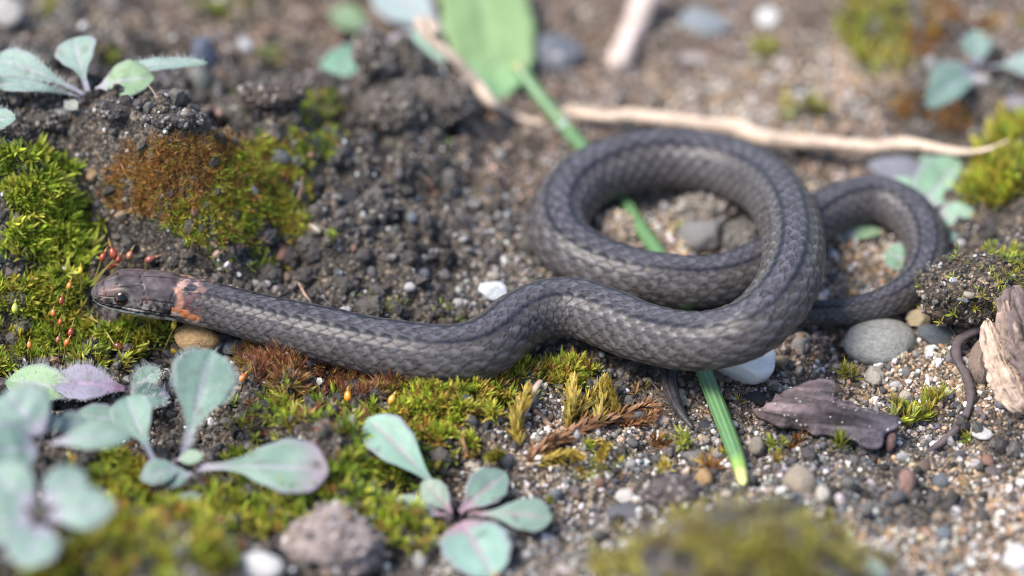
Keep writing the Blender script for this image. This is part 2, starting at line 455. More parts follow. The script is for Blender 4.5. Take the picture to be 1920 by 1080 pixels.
def crumbs(n):
    """irregular crumbs of the dark soil itself"""
    xy = scatter_ground(n); z_ = zone(xy)
    xy = xy[rng.random(len(xy)) < z_[:, 2] + .25 * z_[:, 3]]
    r = .035 + .10 * rng.random(len(xy)) ** 2.6
    col = np.array([.080, .073, .068]) * rng.uniform(.5, 1.7, (len(xy), 1)) * rng.uniform(.94, 1.06, (len(xy), 3))
    V, F, cc = grain_mesh(np.concatenate([xy, (H(xy) + r * .35)[:, None]], 1), r, col)
    tag(build('soil_crumbs', V, F, M_CLOD, col=cc, smooth=False), 'dark irregular crumbs of soil over the banks', 'soil', kind='stuff')
crumbs(8500)

# ------------------------------------------------------------------ the snake
# photo x, photo y, height of the centre (cm), half width in photo pixels
SNAKE = [
    (171, 549, .95, 44), (205, 549, .96, 44), (240, 549, .95, 44), (300, 554, .90, 46), (340, 561, .85, 45), (400, 575, .78, 44), (480, 596, .70, 46), (560, 617, .65, 50), (640, 637, .62, 53), (720, 654, .60, 55), (800, 666, .59, 56),
    (850, 668, .57, 56.5), (895, 660, .56, 57), (930, 640, .56, 57), (962, 612, .53, 57), (1000, 590, .52, 57), (1045, 580, .52, 57), (1090, 583, .53, 57), (1140, 600, .56, 57), (1200, 624, .62, 57), (1270, 640, .75, 57), (1340, 640, .92, 57),
    (1405, 618, 1.08, 57), (1452, 575, 1.17, 57), (1481, 520, 1.18, 57), (1489, 460, 1.08, 57), (1476, 405, .90, 57), (1442, 358, .70, 57), (1390, 326, .56, 57), (1320, 306, .50, 58), (1240, 301, .47, 58), (1160, 314, .46, 58),
    (1095, 344, .45, 57), (1056, 385, .45, 57), (1046, 425, .45, 56), (1062, 462, .45, 55), (1105, 492, .44, 54), (1165, 514, .43, 53), (1235, 528, .42, 52), (1310, 532, .40, 51), (1380, 520, .38, 50), (1440, 490, .37, 48),
    (1495, 448, .36, 46), (1540, 408, .36, 45), (1590, 384, .37, 46), (1647, 378, .37, 46), (1699, 400, .36, 44), (1732, 442, .35, 41.5), (1737, 490, .35, 38.5), (1716, 534, .34, 35), (1667, 566, .31, 30.5), (1605, 584, .26, 27), (1545, 588, .22, 24.5),
    (1480, 588, .19, 23), (1410, 594, .17, 21.5), (1340, 612, .15, 20), (1285, 645, .13, 18), (1258, 690, .12, 15.5), (1258, 730, .11, 13), (1274, 770, .10, 10), (1300, 804, .08, 3),
]
_s = np.array(SNAKE, float)
_pts = P(_s[:, 0], _s[:, 1], _s[:, 2])
_pts[6:, 2] = np.maximum(_pts[6:, 2], 0)
_rad = np.array([r * pscale(p) for r, p in zip(_s[:, 3], _pts)])
# keep the resting parts of the body on the soil that is there
NA = 1380
q, U = spline(np.column_stack([_pts, _rad]), NA)
cen, rad = q[:, :3], q[:, 3]
UPX = K * 0.97            # about one photo pixel in cm along the head
# head outline against distance from the snout (photo pixels -> cm): half height
hs = np.array([0, 2, 5, 10, 18, 33, 58, 88, 128, 163, 198, 228, 260]) * UPX
ha = np.array([3, 8, 13, 17, 22, 29.5, 38, 42, 44.5, 44, 43, 43, 43.5]) * UPX
hw = np.array([3, 10, 16, 21, 27, 35, 43, 48, 50, 46.5, 43.5, 43, 43.5]) * UPX
blend = sstep(U, 200 * UPX, 262 * UPX)
a_v = np.where(U < 262 * UPX, np.interp(U, hs, ha) * (1 - blend) + rad * blend, rad)
a_h = np.where(U < 262 * UPX, np.interp(U, hs, hw) * (1 - blend) + rad * blend, rad)
tail = np.clip((U[-1] - U) / .12, 0, 1); tail = np.sqrt(np.clip(1 - (1 - tail) ** 2, .0005, 1))
a_v *= tail; a_h *= tail
T = unit(np.gradient(cen, axis=0)); T[:60, 2] *= .5; T = unit(T)
SD = unit(np.cross([0, 0, 1.0], T)); DU = np.cross(T, SD)       # SD: the snake's side, DU: its back
NR = 160
th = np.linspace(-np.pi, np.pi, NR, endpoint=False)
TH = np.tile(th, (NA, 1)); UU = np.repeat(U[:, None], NR, 1)
flat = np.where(np.cos(TH) < 0, .86, 1.0)                       # belly a little flattened
body = cen[:, None] + (a_h[:, None] * np.sin(TH))[..., None] * SD[:, None] + (a_v[:, None] * np.cos(TH) * flat)[..., None] * DU[:, None]
nrm = unit((np.sin(TH) / a_h[:, None].clip(.01))[..., None] * SD[:, None] + (np.cos(TH) / (a_v[:, None].clip(.01) * flat))[..., None] * DU[:, None])
# ---- scales: 17 rows from flank to flank, each row set off by half a scale
pitch = .60 * rad * np.interp(U, [0, 1.3, 2.2, 4.5], [.62, .70, .86, 1.0])
uc = np.concatenate([[0], np.cumsum(np.diff(U) / pitch[:-1])])  # scale count along the body
UC = np.repeat(uc[:, None], NR, 1)
THB = math.radians(128); ROWS = 17; rw = 2 * THB / (ROWS)
v = (TH + THB) / rw - .5
hgt = np.full(TH.shape, -9.0); second = hgt.copy(); sid = np.zeros(TH.shape, np.int64); al = np.zeros(TH.shape); bl = np.zeros(TH.shape)
jr = np.round(v)
for dj in (-1, 0, 1):
    j = jr + dj
    off = (np.mod(j, 2)) * .5
    i0 = np.round(UC - off)
    for di in (-1, 0, 1):
        i = i0 + di
        A_ = UC - off - i; B_ = v - j
        d = (np.abs(A_) / .74) ** 1.6 + (np.abs(B_) / .84) ** 1.9
        keel = .16 * np.exp(-(B_ / .07) ** 2) * sstep(np.abs(A_), .7, .3)
        h = np.where(d < 1, (1 - d) ** .5 * .6 + A_ * .85 + keel, -9)
        take = h > hgt
        second = np.where(take, hgt, np.maximum(second, h))
        hgt = np.where(take, h, hgt); sid = np.where(take, (i * 64 + j + 40).astype(np.int64), sid); al = np.where(take, A_, al); bl = np.where(take, B_, bl)
hgt = np.maximum(hgt, -.6)
gap = np.clip(hgt - np.maximum(second, -.6), 0, .25) / .25
rnd = _h(sid, sid * 0 + 3, sid * 0, 5); rnd2 = _h(sid, sid * 0 + 9, sid * 0, 15)
onback = sstep(np.abs(TH), THB + .10, THB - .02)
scm = onback * sstep(UU, 150 * UPX, 182 * UPX)
plate = np.abs(np.mod(UC * 1.0, 1) - .5) * 2                     # belly plates
relief = (hgt * .070) * scm + (1 - onback) * (sstep(plate, 1, .75) * .03 - .01) * sstep(UU, 60 * UPX, 150 * UPX)
fine = fbm(body * 9, 3, 2)
body = body + nrm * (relief * rad[:, None] + 0.012 * vnoise(body * 2.2, 4) * sstep(UU, .5, 2.0))[..., None]
# ---- head: shields divided by seams, lip line, brow over the eye
sp_ = UU / UPX; ang = np.abs(np.degrees(TH)); sgn = np.degrees(TH)
seam = np.zeros(TH.shape); wob = 3.5 * fbm(body * 2.6, 3, 61)
def seam_s(s0, a0, a1, bend=0.0, wd=1.3):
    global seam
    x = sp_ + wob - s0 - bend * (ang - (a0 + a1) / 2)
    seam = np.maximum(seam, np.exp(-(x / wd) ** 2) * ((ang >= a0) & (ang <= a1)))
def seam_a(a0, s0, s1, slope=0.0, wd=1.7):
    global seam
    x = ang + wob * .8 - a0 - slope * (sp_ - s0)
    seam = np.maximum(seam, np.exp(-(x / wd) ** 2) * ((sp_ >= s0) & (sp_ <= s1)))
for s0, a0, a1, bd in ((16, 0, 60, .05), (30, 0, 58, .12), (52, 0, 34, -.15), (98, 0, 60, .22), (160, 0, 62, -.30), (26, 60, 112, .2), (42, 72, 112, .1), (58, 86, 112, .05), (78, 84, 112, -.05), (96, 62, 112, -.2), (116, 62, 112, -.25), (136, 62, 112, -.3), (152, 66, 112, -.3)):
    seam_s(s0, a0, a1, bd)
for a0, s0, s1, sl in ((0, 3, 52, 0), (0, 98, 160, 0), (32, 52, 98, -.1), (60, 16, 46, .05), (62, 96, 162, .02), (88, 16, 160, .03), (100, 100, 160, .0)):
    seam_a(a0, s0, s1, sl)
for k in range(5): seam_s(30 + 22 * k, 116, 140, .15, 1.2)
lip = np.exp(-((ang - 106 - 4 * np.sin(sp_ / 26)) / 2.6) ** 2) * sstep(sp_, 2, 8) * sstep(sp_, 152, 132)
headm = sstep(UU, 178 * UPX, 150 * UPX) * sstep(sp_, 2, 7)
EYE_S, EYE_A = 61.0, 66.0
brow = np.exp(-((sp_ - EYE_S - 2) / 24) ** 2 - ((ang - 42) / 11) ** 2)
socket = np.exp(-((sp_ - EYE_S) / 15) ** 2 - ((ang - EYE_A) / 17) ** 2)
cheek = np.exp(-((sp_ - 128) / 26) ** 2 - ((ang - 92) / 22) ** 2)
nostril = np.exp(-((sp_ - 12) / 3.0) ** 2 - ((ang - 70) / 6) ** 2)
body = body + nrm * (headm * (-.015 * seam - .022 * lip + .030 * brow - .050 * socket + .016 * cheek - .03 * nostril + .006 * fine))[..., None]
# ---- colours of the skin itself
rr = (rnd - .5)
base = np.array([.071, .063, .061]) * np.ones(TH.shape + (1,))
back = sstep(ang, 30, 18)[..., None]
base = base * (1 - back) + np.array([.062, .057, .063]) * back
spotty = sstep(al, -.30, .18)
line = 1.05 * np.exp(-((ang - 23) / 6.2) ** 2) * (.45 + .65 * spotty * (.6 + .4 * rnd2)) * (1 + .35 * vnoise(np.stack([uc / 3.0] * 2, 1), 5))[:, None] + .30 * np.exp(-((ang - 53) / 5) ** 2) * spotty
base = base * (1 - .93 * np.clip(line, 0, 1))[..., None] + np.array([.010, .011, .017]) * (.93 * np.clip(line, 0, 1))[..., None]
low = sstep(ang, 70, 115)[..., None]
base = base * (1 - .4 * low) + np.array([.090, .079, .072]) * .4 * low
base = base * (1 + .14 * rr)[..., None]
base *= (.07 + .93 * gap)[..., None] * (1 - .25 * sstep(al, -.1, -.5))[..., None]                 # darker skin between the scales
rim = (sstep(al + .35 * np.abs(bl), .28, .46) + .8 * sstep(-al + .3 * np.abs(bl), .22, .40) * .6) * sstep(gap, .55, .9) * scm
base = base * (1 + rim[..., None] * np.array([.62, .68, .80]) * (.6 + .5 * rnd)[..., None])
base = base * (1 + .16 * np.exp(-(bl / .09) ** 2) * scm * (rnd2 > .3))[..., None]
dots = (fbm(body * 22, 2, 9) > .26)
base *= (1 - .42 * dots)[..., None]
base *= (1 - .45 * sstep(UU, U[-1] * .80, U[-1] * .93))[..., None]
belly = np.array([.17, .12, .10]) * (.6 + .4 * sstep(plate, 1, .8))[..., None]
base = base * onback[..., None] + belly * (1 - onback)[..., None]
# head colours
sidec = np.array([.135, .122, .112]); topc = np.array([.080, .064, .068])
hmix = sstep(ang + 14 * fbm(body * 3, 2, 51), 76, 50)[..., None]
hc = sidec * (1 - hmix) + topc * hmix
mott = fbm(body * 6, 3, 21); mott2 = fbm(body * 20, 2, 33)
hc = hc * (1 + .75 * mott + .75 * fbm(body * 13, 2, 71)).clip(.3, 2)[..., None]
warm = (sstep(mott, .12, .35) * sstep(ang, 20, 40) * sstep(ang, 80, 60))[..., None]
hc = hc * (1 - .5 * warm) + np.array([.24, .12, .085]) * .5 * warm
hc = np.where(((mott2 > .10) & (ang > 62))[..., None], hc * .28, hc); hc = np.where(((mott2 < -.2) & (ang > 62))[..., None], hc * 1.6, hc)
snout = np.exp(-((sp_ - 26) / 22) ** 2) * sstep(ang, 50, 75) * sstep(ang, 125, 100)
hc = hc * (1 - .65 * snout)[..., None]
jaw = sstep(ang, 106, 110)[..., None]
jc = np.array([.62, .59, .55]) * np.where(mott2 > .22, .35, 1.0)[..., None]
hc = hc * (1 - jaw) + jc * jaw
spot = sstep(((sp_ - 84) / 15) ** 2 + ((ang - 95) / 7.5) ** 2, 1.15, .75)[..., None]
hc = hc * (1 - spot) + np.array([.50, .44, .40]) * spot
ring = np.exp(-((np.hypot((sp_ - EYE_S) * 1.0, (ang - EYE_A) * .82) - 19) / 3.5) ** 2)[..., None]
hc = hc * (1 - .6 * ring) + np.array([.17, .155, .145]) * .6 * ring
hc = hc * (1 - .80 * np.clip(seam + lip + nostril, 0, 1))[..., None]
hm = sstep(UU, 172 * UPX, 158 * UPX)[..., None]
base = base * (1 - hm) + hc * hm
# orange collar behind the head (broken into scales)
brk = fbm(body * 3.4, 3, 77) + .5 * (rnd - .5)
cu = sp_ + 6 * (rnd - .5) + 4 * mott + 7 * fbm(body * 7, 2, 81)
ang_n = 9 * fbm(body * 6, 2, 83)
def collar(s0, s1, a0, a1, c, k=1.0):
    global base
    m = (sstep(cu, s0 - 4, s0) * sstep(cu, s1 + 4, s1) * sstep(ang + ang_n + 6 * (rnd2 - .5), a0 - 3, a0) * sstep(ang + ang_n + 6 * (rnd2 - .5), a1 + 3, a1) * k * sstep(brk, -.34, -.12) * sstep(rnd, .02, .22))[..., None]
    base = base * (1 - m) + np.array(c) * (.75 + .5 * rnd)[..., None] * (.55 + .45 * gap)[..., None] * m
collar(166, 198, 0, 30, (.40, .25, .21), .85)
collar(195, 214, 6, 26, (.30, .17, .14), .45)
collar(163, 178, 26, 76, (.40, .19, .125), .85)
collar(180, 214, 36, 68, (.105, .048, .048), .8)
collar(160, 190, 72, 86, (.50, .18, .07), .9)
collar(178, 212, 78, 95, (.52, .19, .065), .9)
collar(188, 212, 94, 104, (.48, .27, .19), .7)
collar(160, 172, 84, 96, (.42, .33, .29), .7)
collar(196, 262, 104, 122, (.36, .31, .28), .5)
cols = base.clip(.004, .9).reshape(-1, 3)
i = np.arange(NA - 1)[:, None] * NR + np.arange(NR)[None]; j = np.arange(NA - 1)[:, None] * NR + (np.arange(NR)[None] + 1) % NR
F = np.stack([i, i + NR, j + NR, j], -1).reshape(-1, 4)
cap0 = np.arange(NR)[None]; cap1 = ((NA - 1) * NR + np.arange(NR))[::-1][None]
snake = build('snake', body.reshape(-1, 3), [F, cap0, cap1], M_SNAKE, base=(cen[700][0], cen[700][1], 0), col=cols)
tag(snake, 'small grey-brown keeled snake with an orange collar lying in loops over the gravel', 'snake')
# eyes
M_EYE, n, b = mat('eye', .12, .35)
tc = nd(n, 'ShaderNodeTexCoord'); sep = nd(n, 'ShaderNodeSeparateXYZ'); n.links.new(tc.outputs['Object'], sep.inputs[0])
a = attr(n); n.links.new(a.outputs['Color'], b.inputs['Base Color']); b.inputs['Coat Weight'].default_value = .35; b.inputs['Coat Roughness'].default_value = .04
for sd_ in (1, -1):
    ki = int(np.argmin(np.abs(U - EYE_S * UPX))); tj = math.radians(EYE_A) * sd_
    kj = int(np.argmin(np.abs(th - tj)))
    nn = nrm[ki, kj]; ec = body[ki, kj] - nn * .030
    B, Fe = ICO4
    V = B * .112
    # orient local z along the outward normal
    tx = unit(np.cross(nn, DU[ki])); ty = np.cross(nn, tx)
    rxy = np.hypot(B[:, 0], B[:, 1])
    col = np.where((rxy < .60)[:, None], [.004, .004, .005], np.where((rxy < .67)[:, None], [.12, .06, .035], [.030, .014, .010]))
    V = V[:, :1] * tx + V[:, 1:2] * ty + V[:, 2:] * nn * .8 + ec
    build('eye', V, Fe, M_EYE, parent=snake, col=col)

# ------------------------------------------------------------------ stones
def rock_mesh(name, seed, sub=3, facets=0, rough=.12, freq=1.6, fine=.03):
    B, F = (ICO2, ICO3, ICO4)[sub - 2]
    r_ = np.random.default_rng(seed)
    V = B * (1 + rough * fbm(B * freq + seed * 3.7, 3, seed))[:, None]
    for _ in range(facets):
        nn = unit(r_.normal(size=3)); d = r_.uniform(.55, .82)
        e = np.maximum(V @ nn - d, 0); V = V - e[:, None] * nn * .93
    V = V * (1 + fine * fbm(B * 7 + seed, 3, seed + 5))[:, None]
    return make_mesh(name, V, F)
def place_rock(name, label, px, py, wpx, hpx, color, m=M_STONE, seed=0, facets=4, rough=.20, flat=.6, turn=0.0, depth=.85, group=None, cat='stone', h=None, sub=4, fine=.05, sink=.55, me=None, freq=1.6, tilt=(0, 0)):
    """a stone whose outline in the photo is about wpx by hpx round (px, py)"""
    gp = G1(px, py + hpx * .2); s = pscale(gp)
    ax = wpx / 2 * s
    # vertical radius and depth radius that give the apparent half height
    app = hpx / 2 * s
    dy = app / math.hypot(flat * math.cos(PITCH), math.sin(PITCH)); dz = dy * flat
    hz = (H(gp[None, :2])[0] if h is None else h) + dz * (1 - sink * 1.2)
    p = P(px, py, hz)
    if me is None: me = rock_mesh(name, seed, sub, facets, rough, freq, fine)
    if not me.materials: me.materials.append(m)
    o = link(name, me, None, p)
    o.scale = (ax, dy, dz); o.rotation_euler = (math.radians(tilt[0]), math.radians(tilt[1]), math.radians(turn))
    o.color = (*color, 1)
    tag(o, label, cat, group)
    return o
place_rock('stone', 'smooth greenish-grey river stone below the loop of the tail', 1650, 642, 142, 88, (.27, .27, .245), seed=3, facets=0, turn=22, flat=.55, rough=.10, fine=.008, freq=.9)
place_rock('stone', 'white milky pebble half hidden under the front loop of the snake', 1398, 676, 128, 92, (.9, .88, .85), m=M_WHITE, seed=5, sink=.15, facets=3, rough=.06, fine=.01)
place_rock('stone', 'brown-yellow stone below the neck of the snake', 368, 636, 90, 62, (.36, .23, .10), seed=8, facets=3, rough=.10, flat=.8)
place_rock('stone', 'flat blue-grey pebble beside the brown-yellow stone', 440, 652, 62, 28, (.12, .14, .17), seed=9, facets=3)
place_rock('stone', 'slate blue chip leaning on the brown-yellow stone', 406, 652, 24, 34, (.16, .19, .22), seed=12, facets=3)
place_rock('stone', 'grey-violet pebble touching the near side of the brown-yellow stone', 322, 655, 38, 30, (.14, .13, .16), seed=13, facets=2)
place_rock('stone', 'small pale bluish pebble under the neck of the snake, beyond the moss edge', 497, 652, 52, 26, (.24, .26, .29), seed=14, facets=2)
place_rock('stone', 'tan speckled stone between the white pebble and the green stem', 1345, 704, 78, 36, (.34, .29, .21), m=M_ROUGH, seed=17, facets=2)
place_rock('stone', 'dark wet-looking striped pebble beside the river stone', 1756, 626, 74, 42, (.085, .10, .115), seed=19, turn=-25, flat=.7, fine=.05)
place_rock('stone', 'cream and ochre knobbly pebble beyond the dark striped pebble', 1722, 598, 46, 46, (.50, .40, .25), m=M_ROUGH, seed=21, fine=.08, flat=.8)
q_ = place_rock('quartz_chip', 'bright white quartz chip behind the first bend of the snake', 926, 545, 60, 48, (.8, .82, .84), m=M_QUARTZ, seed=23, facets=9, rough=.05, flat=.7, cat='quartz')
place_rock('stone', 'rough grey stone lying inside the ring of the snake', 1322, 440, 92, 70, (.25, .245, .24), m=M_ROUGH, seed=25, facets=4, rough=.18, flat=.8, fine=.06)
place_rock('stone', 'round flat dark grey pebble by the far tip of the green stem', 1036, 100, 118, 82, (.13, .14, .16), seed=30, rough=.06, flat=.5, fine=.01)
place_rock('stone', 'tiny pale bead of quartz on the flat dark grey pebble', 1047, 104, 18, 16, (.6, .58, .55), seed=31, h=.30, sink=0)
place_rock('stone', 'blue-grey boulder-like pebble behind the loop of the tail', 1684, 322, 120, 62, (.20, .21, .25), seed=32, rough=.12, flat=.6)
place_rock('stone', 'jet black angular stone on the dark soil before the second bank', 645, 372, 72, 38, (.028, .03, .036), m=M_ROUGH, seed=34, facets=5, rough=.2, flat=.6)
place_rock('stone', 'white stone in front, next to the grey-pink gritty clod', 480, 1064, 100, 56, (.72, .69, .65), seed=37, facets=2, rough=.1, flat=.7)
place_rock('stone', 'flat dark slate pebble on sand, near the middle seedling', 1180, 961, 88, 40, (.105, .105, .115), seed=38, facets=3, rough=.05, flat=.45, fine=.008)
place_rock('stone', 'tan stone with a white crust behind the mossy mound', 1500, 912, 66, 76, (.42, .34, .26), m=M_ROUGH, seed=40, facets=2, rough=.14, flat=.9)
place_rock('stone', 'small cream pebble leaning on the tan stone with a white crust', 1541, 926, 28, 32, (.55, .5, .42), seed=41, facets=2)
place_rock('stone', 'oblong red-brown pebble standing in the sand', 1700, 906, 36, 62, (.28, .16, .13), seed=42, rough=.1, flat=.8, turn=-20)
place_rock('stone', 'white pebble by the frame edge on the coarse sand', 1905, 1045, 60, 52, (.72, .7, .68), seed=43, facets=3)
place_rock('stone', 'brown pebble half behind the weathered wood', 1838, 678, 44, 92, (.27, .20, .16), seed=44, rough=.1, flat=1.0)
place_rock('stone', 'chalky white crumb beside the flat slate pebble', 1172, 930, 40, 30, (.62, .58, .54), seed=45, facets=5, rough=.2)
place_rock('stone', 'pale flake on the soil behind the middle seedling', 882, 870, 42, 28, (.50, .43, .36), seed=46, facets=5, rough=.2, flat=.4)
place_rock('stone', 'round grey pebble on the bank below the far seedling', 112, 212, 34, 30, (.30, .30, .29), seed=47)
place_rock('stone', 'pale blurred cobble in the far corner beyond the seedling', 15, 20, 60, 70, (.42, .40, .37), seed=48)
place_rock('stone', 'white pebble in the far soil past the far seedling', 458, 88, 34, 30, (.60, .62, .66), seed=49)
place_rock('stone', 'upright blue-grey stone past the tip of the far seedling', 385, 108, 52, 80, (.10, .12, .17), seed=50, flat=1.2)
place_rock('stone', 'greenish grey stone below the upright blue-grey stone', 374, 160, 46, 70, (.16, .17, .15), seed=51, flat=1.1)
place_rock('stone', 'blue-grey angular cobble in the far gravel beyond the pale root', 1320, 42, 110, 56, (.20, .23, .25), seed=52, facets=3, turn=-25)
place_rock('stone', 'small white cobble in the far gravel by the yellow moss', 1440, 35, 44, 44, (.66, .64, .62), seed=53)
place_rock('stone', 'pale pinkish flat pebble in the far gravel before the blue-grey cobble', 1300, 112, 52, 28, (.38, .33, .31), seed=54)
place_rock('stone', 'chalk white chip under the leaves of the farthest seedling', 1838, 152, 42, 26, (.58, .56, .54), seed=55, facets=3)
place_rock('stone', 'grey-mauve stone by the frame edge behind the tufted bank', 1908, 198, 50, 46, (.24, .21, .23), seed=56)
place_rock('stone', 'flat white shell-like flake on the soil below the river stone', 1843, 812, 40, 24, (.58, .57, .55), seed=57, facets=4, flat=.35)
place_rock('stone', 'orange-brown bead of grit in front of the bark chip', 1644, 868, 22, 19, (.36, .20, .10), seed=58)
place_rock('stone', 'sparkling white crystal in front of the bark chip', 1519, 856, 28, 32, (.74, .74, .76), m=M_QUARTZ, seed=59, facets=8)
place_rock('stone', 'grey-tan pebble between the green stem and the bark chip', 1418, 836, 32, 44, (.26, .22, .18), seed=60, facets=3, flat=1)
place_rock('stone', 'cream rounded pebble between the river stone and the bark chip', 1638, 705, 40, 36, (.48, .42, .35), seed=61)
place_rock('stone', 'dark cinder-like crumb at the pointed end of the bark chip', 1418, 748, 44, 30, (.05, .05, .055), m=M_ROUGH, seed=62, rough=.3, fine=.12)
place_rock('stone', 'pink-tan crumb beside the tip of the tail', 1243, 786, 32, 28, (.42, .33, .28), seed=63, facets=3)
place_rock('stone', 'black angular pebble beside the tip of the tail, near the green stem', 1322, 797, 28, 20, (.03, .035, .045), seed=64, facets=4)
place_rock('shell_fragment', 'pale crumpled papery fragment beside the white milky pebble', 1502, 644, 42, 44, (.46, .42, .38), m=M_ROUGH, seed=65, facets=7, rough=.35, flat=.5, cat='fragment')
def soil_clod(label, px, py, wpx, hpx, col, seed, crumbs=170, pal=None, flat=.75):
    gp = G1(px, py + hpx * .3); s = pscale(gp)
    B, F = ICO4
    ax = wpx / 2 * s; dy = hpx / 2 * s / math.hypot(flat * math.cos(PITCH), math.sin(PITCH)); dz = dy * flat
    V = B * (1 + .30 * fbm(B * 1.6 + seed, 3, seed) + .22 * (.3 - np.abs(vnoise(B * 3.4 + seed, seed + 2))) + .10 * fbm(B * 8, 3, seed + 4))[:, None]
    n_ = B
    V = V * [ax, dy, dz] + P(px, py, gp[2] + dz * .45)
    o = empty('soil_clod', gp, label, 'clod', 'crumbly clods of soil')
    build('lump', V, F, M_CLOD, parent=o, col=np.array(col) * (1 + .6 * fbm(B * 4 + seed, 3, seed + 6))[:, None])
    sel = rng.choice(np.where((B[:, 2] > -.35))[0], crumbs)
    pal = np.array(pal if pal is not None else [np.array(col) * .7, np.array(col) * 1.4, np.array(col), np.array(col) * 1.9, (.30, .26, .22)])
    r = (.014 + .045 * rng.random(crumbs) ** 2.5)
    V2, F2, c2 = grain_mesh(V[sel] + n_[sel] * .01, r, pal[rng.integers(len(pal), size=crumbs)] * rng.uniform(.75, 1.25, (crumbs, 1)))
    g_ = build('clod_crumbs', V2, F2, M_GRAIN, parent=o, col=c2, smooth=False); g_['kind'] = 'stuff'
DK = (.058, .052, .050)
soil_clod('dark crumbly clod behind the flat slate pebble', 1262, 926, 104, 62, (.095, .08, .078), 39)
soil_clod('dark lumpy clod on the crest, at the foot of the far seedling', 222, 204, 84, 40, DK, 70, 90)
soil_clod('brown clod at the very top of the far bank, before the green far leaf', 695, 100, 62, 84, (.10, .082, .07), 71, 200)
soil_clod('grey-brown clod on the slope of the far bank, beside the pale tendril', 815, 195, 150, 90, (.105, .088, .074), 72, 300)
soil_clod('brown clod low on the far bank, left of its green moss dot', 735, 205, 120, 90, (.095, .08, .068), 77, 260)
soil_clod('dark clod on the near bank between the lone leaf and the far seedling', 70, 226, 100, 40, (.075, .066, .058), 73)
soil_clod('dark clod on the crest behind the rust moss, beside the withered shoot', 330, 226, 100, 32, DK, 74, 90)
soil_clod('rust-brown clod crowning the second bank', 510, 180, 120, 50, (.07, .055, .048), 75)
soil_clod('black-grey clod in the hollow before the ring of the snake', 700, 395, 90, 50, DK, 76)
soil_clod('sandy clod by the green stem inside the ring', 1160, 430, 84, 66, (.30, .24, .18), 78, 260, [(.42, .33, .24), (.5, .38, .26), (.2, .17, .14), (.55, .5, .45), (.08, .07, .07)])
soil_clod('pale caked clod behind the rough grey stone in the ring', 1325, 388, 116, 50, (.22, .19, .16), 79, 200, [(.32, .27, .22), (.2, .18, .16), (.4, .36, .32), (.12, .11, .1)])
soil_clod('dim grey clod at the inner edge of the ring', 1395, 445, 70, 60, (.13, .12, .11), 80)
soil_clod('grey-pink gritty clod in front, beside the middle seedling', 622, 1026, 180, 140, (.27, .225, .21), 81, 320, [(.33, .28, .27), (.24, .2, .19), (.4, .36, .35), (.28, .19, .13)])

# ------------------------------------------------------------------ loose pebbles, each a thing of its own
MARK = [('the far seedling', 160, 150), ('the rust-coloured moss', 330, 340), ('the head of the snake', 260, 540), ('the far bank of clods', 760, 170), ('the quartz chip', 926, 545), ('the black angular stone', 645, 372),
        ('the broad far leaf', 920, 90), ('the flat dark grey pebble', 1036, 100), ('the pale root', 1450, 255), ('the rough grey stone in the ring', 1322, 440), ('the loop of the tail', 1645, 460), ('the river stone', 1650, 642),
        ('the bark chip', 1530, 775), ('the weathered wood', 1890, 660), ('the red-brown pebble', 1700, 906), ('the tan crusted stone', 1500, 912), ('the flat slate pebble', 1180, 961), ('the middle seedling', 860, 965),
        ('the tip of the green stem', 1390, 890), ('the feathery moss', 1090, 800), ('the mossy mound', 1390, 1010), ('the mossy clod', 1835, 540), ('the farthest seedling', 1835, 130), ('the front seedling', 340, 850), ('the front bend of the snake', 1100, 690), ('the forked dark rootlet', 1800, 740)]
def where(px, py):
    m = min(MARK, key=lambda a: (a[1] - px) ** 2 + ((a[2] - py) * 1.3) ** 2)
    dx, dy = px - m[1], py - m[2]
    if abs(dx) > abs(dy) * 1.3: return ('right of ' if dx > 0 else 'left of ') + m[0], math.hypot(dx, dy)
    return ('in front of ' if dy > 0 else 'behind ') + m[0], math.hypot(dx, dy)
CNAMES = [('white', (.50, .49, .48)), ('cream', (.50, .44, .36)), ('tan', (.36, .27, .19)), ('ochre', (.36, .23, .11)), ('pale grey', (.36, .35, .34)), ('grey', (.21, .20, .195)), ('dark grey', (.10, .10, .105)), ('black', (.035, .037, .042)), ('blue-grey', (.16, .18, .21)), ('reddish', (.26, .14, .10)), ('brown', (.17, .12, .09))]
ZW = {'S': [4, 4, 5, 3, 3, 3, 2, 1, 1, 2, 2], 'P': [1, 2, 4, 2, 2, 3, 2, 1, 1, 2, 4], 'D': [1.6, .7, .8, .4, 1.5, 2, 4, 5, 2.5, .6, 1], 'G': [3, 2, 2.5, 1, 3, 4, 4, 3, 2, 1, 1]}
shapes = [rock_mesh('pebble', 200 + k, 2, facets=(1, 4, 7, 10)[k % 4], rough=.22, fine=.05) for k in range(10)]
SHN = ['rounded', 'blunt', 'angular', 'jagged']
AVOID = [(s_[0], s_[1], s_[3] * 1.1) for s_ in SNAKE[:-6]]
spots = []
tries = 0
while len(spots) < 270 and tries < 6000:
    tries += 1
    px, py = rng.uniform(5, 1915), rng.uniform(15, 1070)
    p = G1(px, py)
    z_ = zone(p[None, :2])[0]
    if rng.random() > z_ @ np.array([1.0, .7, .38, .95]): continue
    if any((px - a_) ** 2 + (py - b_) ** 2 < (c_ + 12) ** 2 for a_, b_, c_ in AVOID): continue
    if px < 620 and py > 660 or (1120 < px < 1640 and py > 950): continue
    r = rng.uniform(.045, .10) * (1.0 if rng.random() < .88 else 1.45)
    if any((px - a_) ** 2 + (py - b_) ** 2 < (r / K + c_) ** 2 for a_, b_, c_, *_ in spots): continue
    kz = 'SPDG'[int(rng.choice(4, p=z_ / z_.sum()))]
    ci = int(rng.choice(len(CNAMES), p=np.array(ZW[kz]) / sum(ZW[kz])))
    spots.append((px, py, r / K, ci, int(rng.integers(len(shapes))), p, r))
recs = []
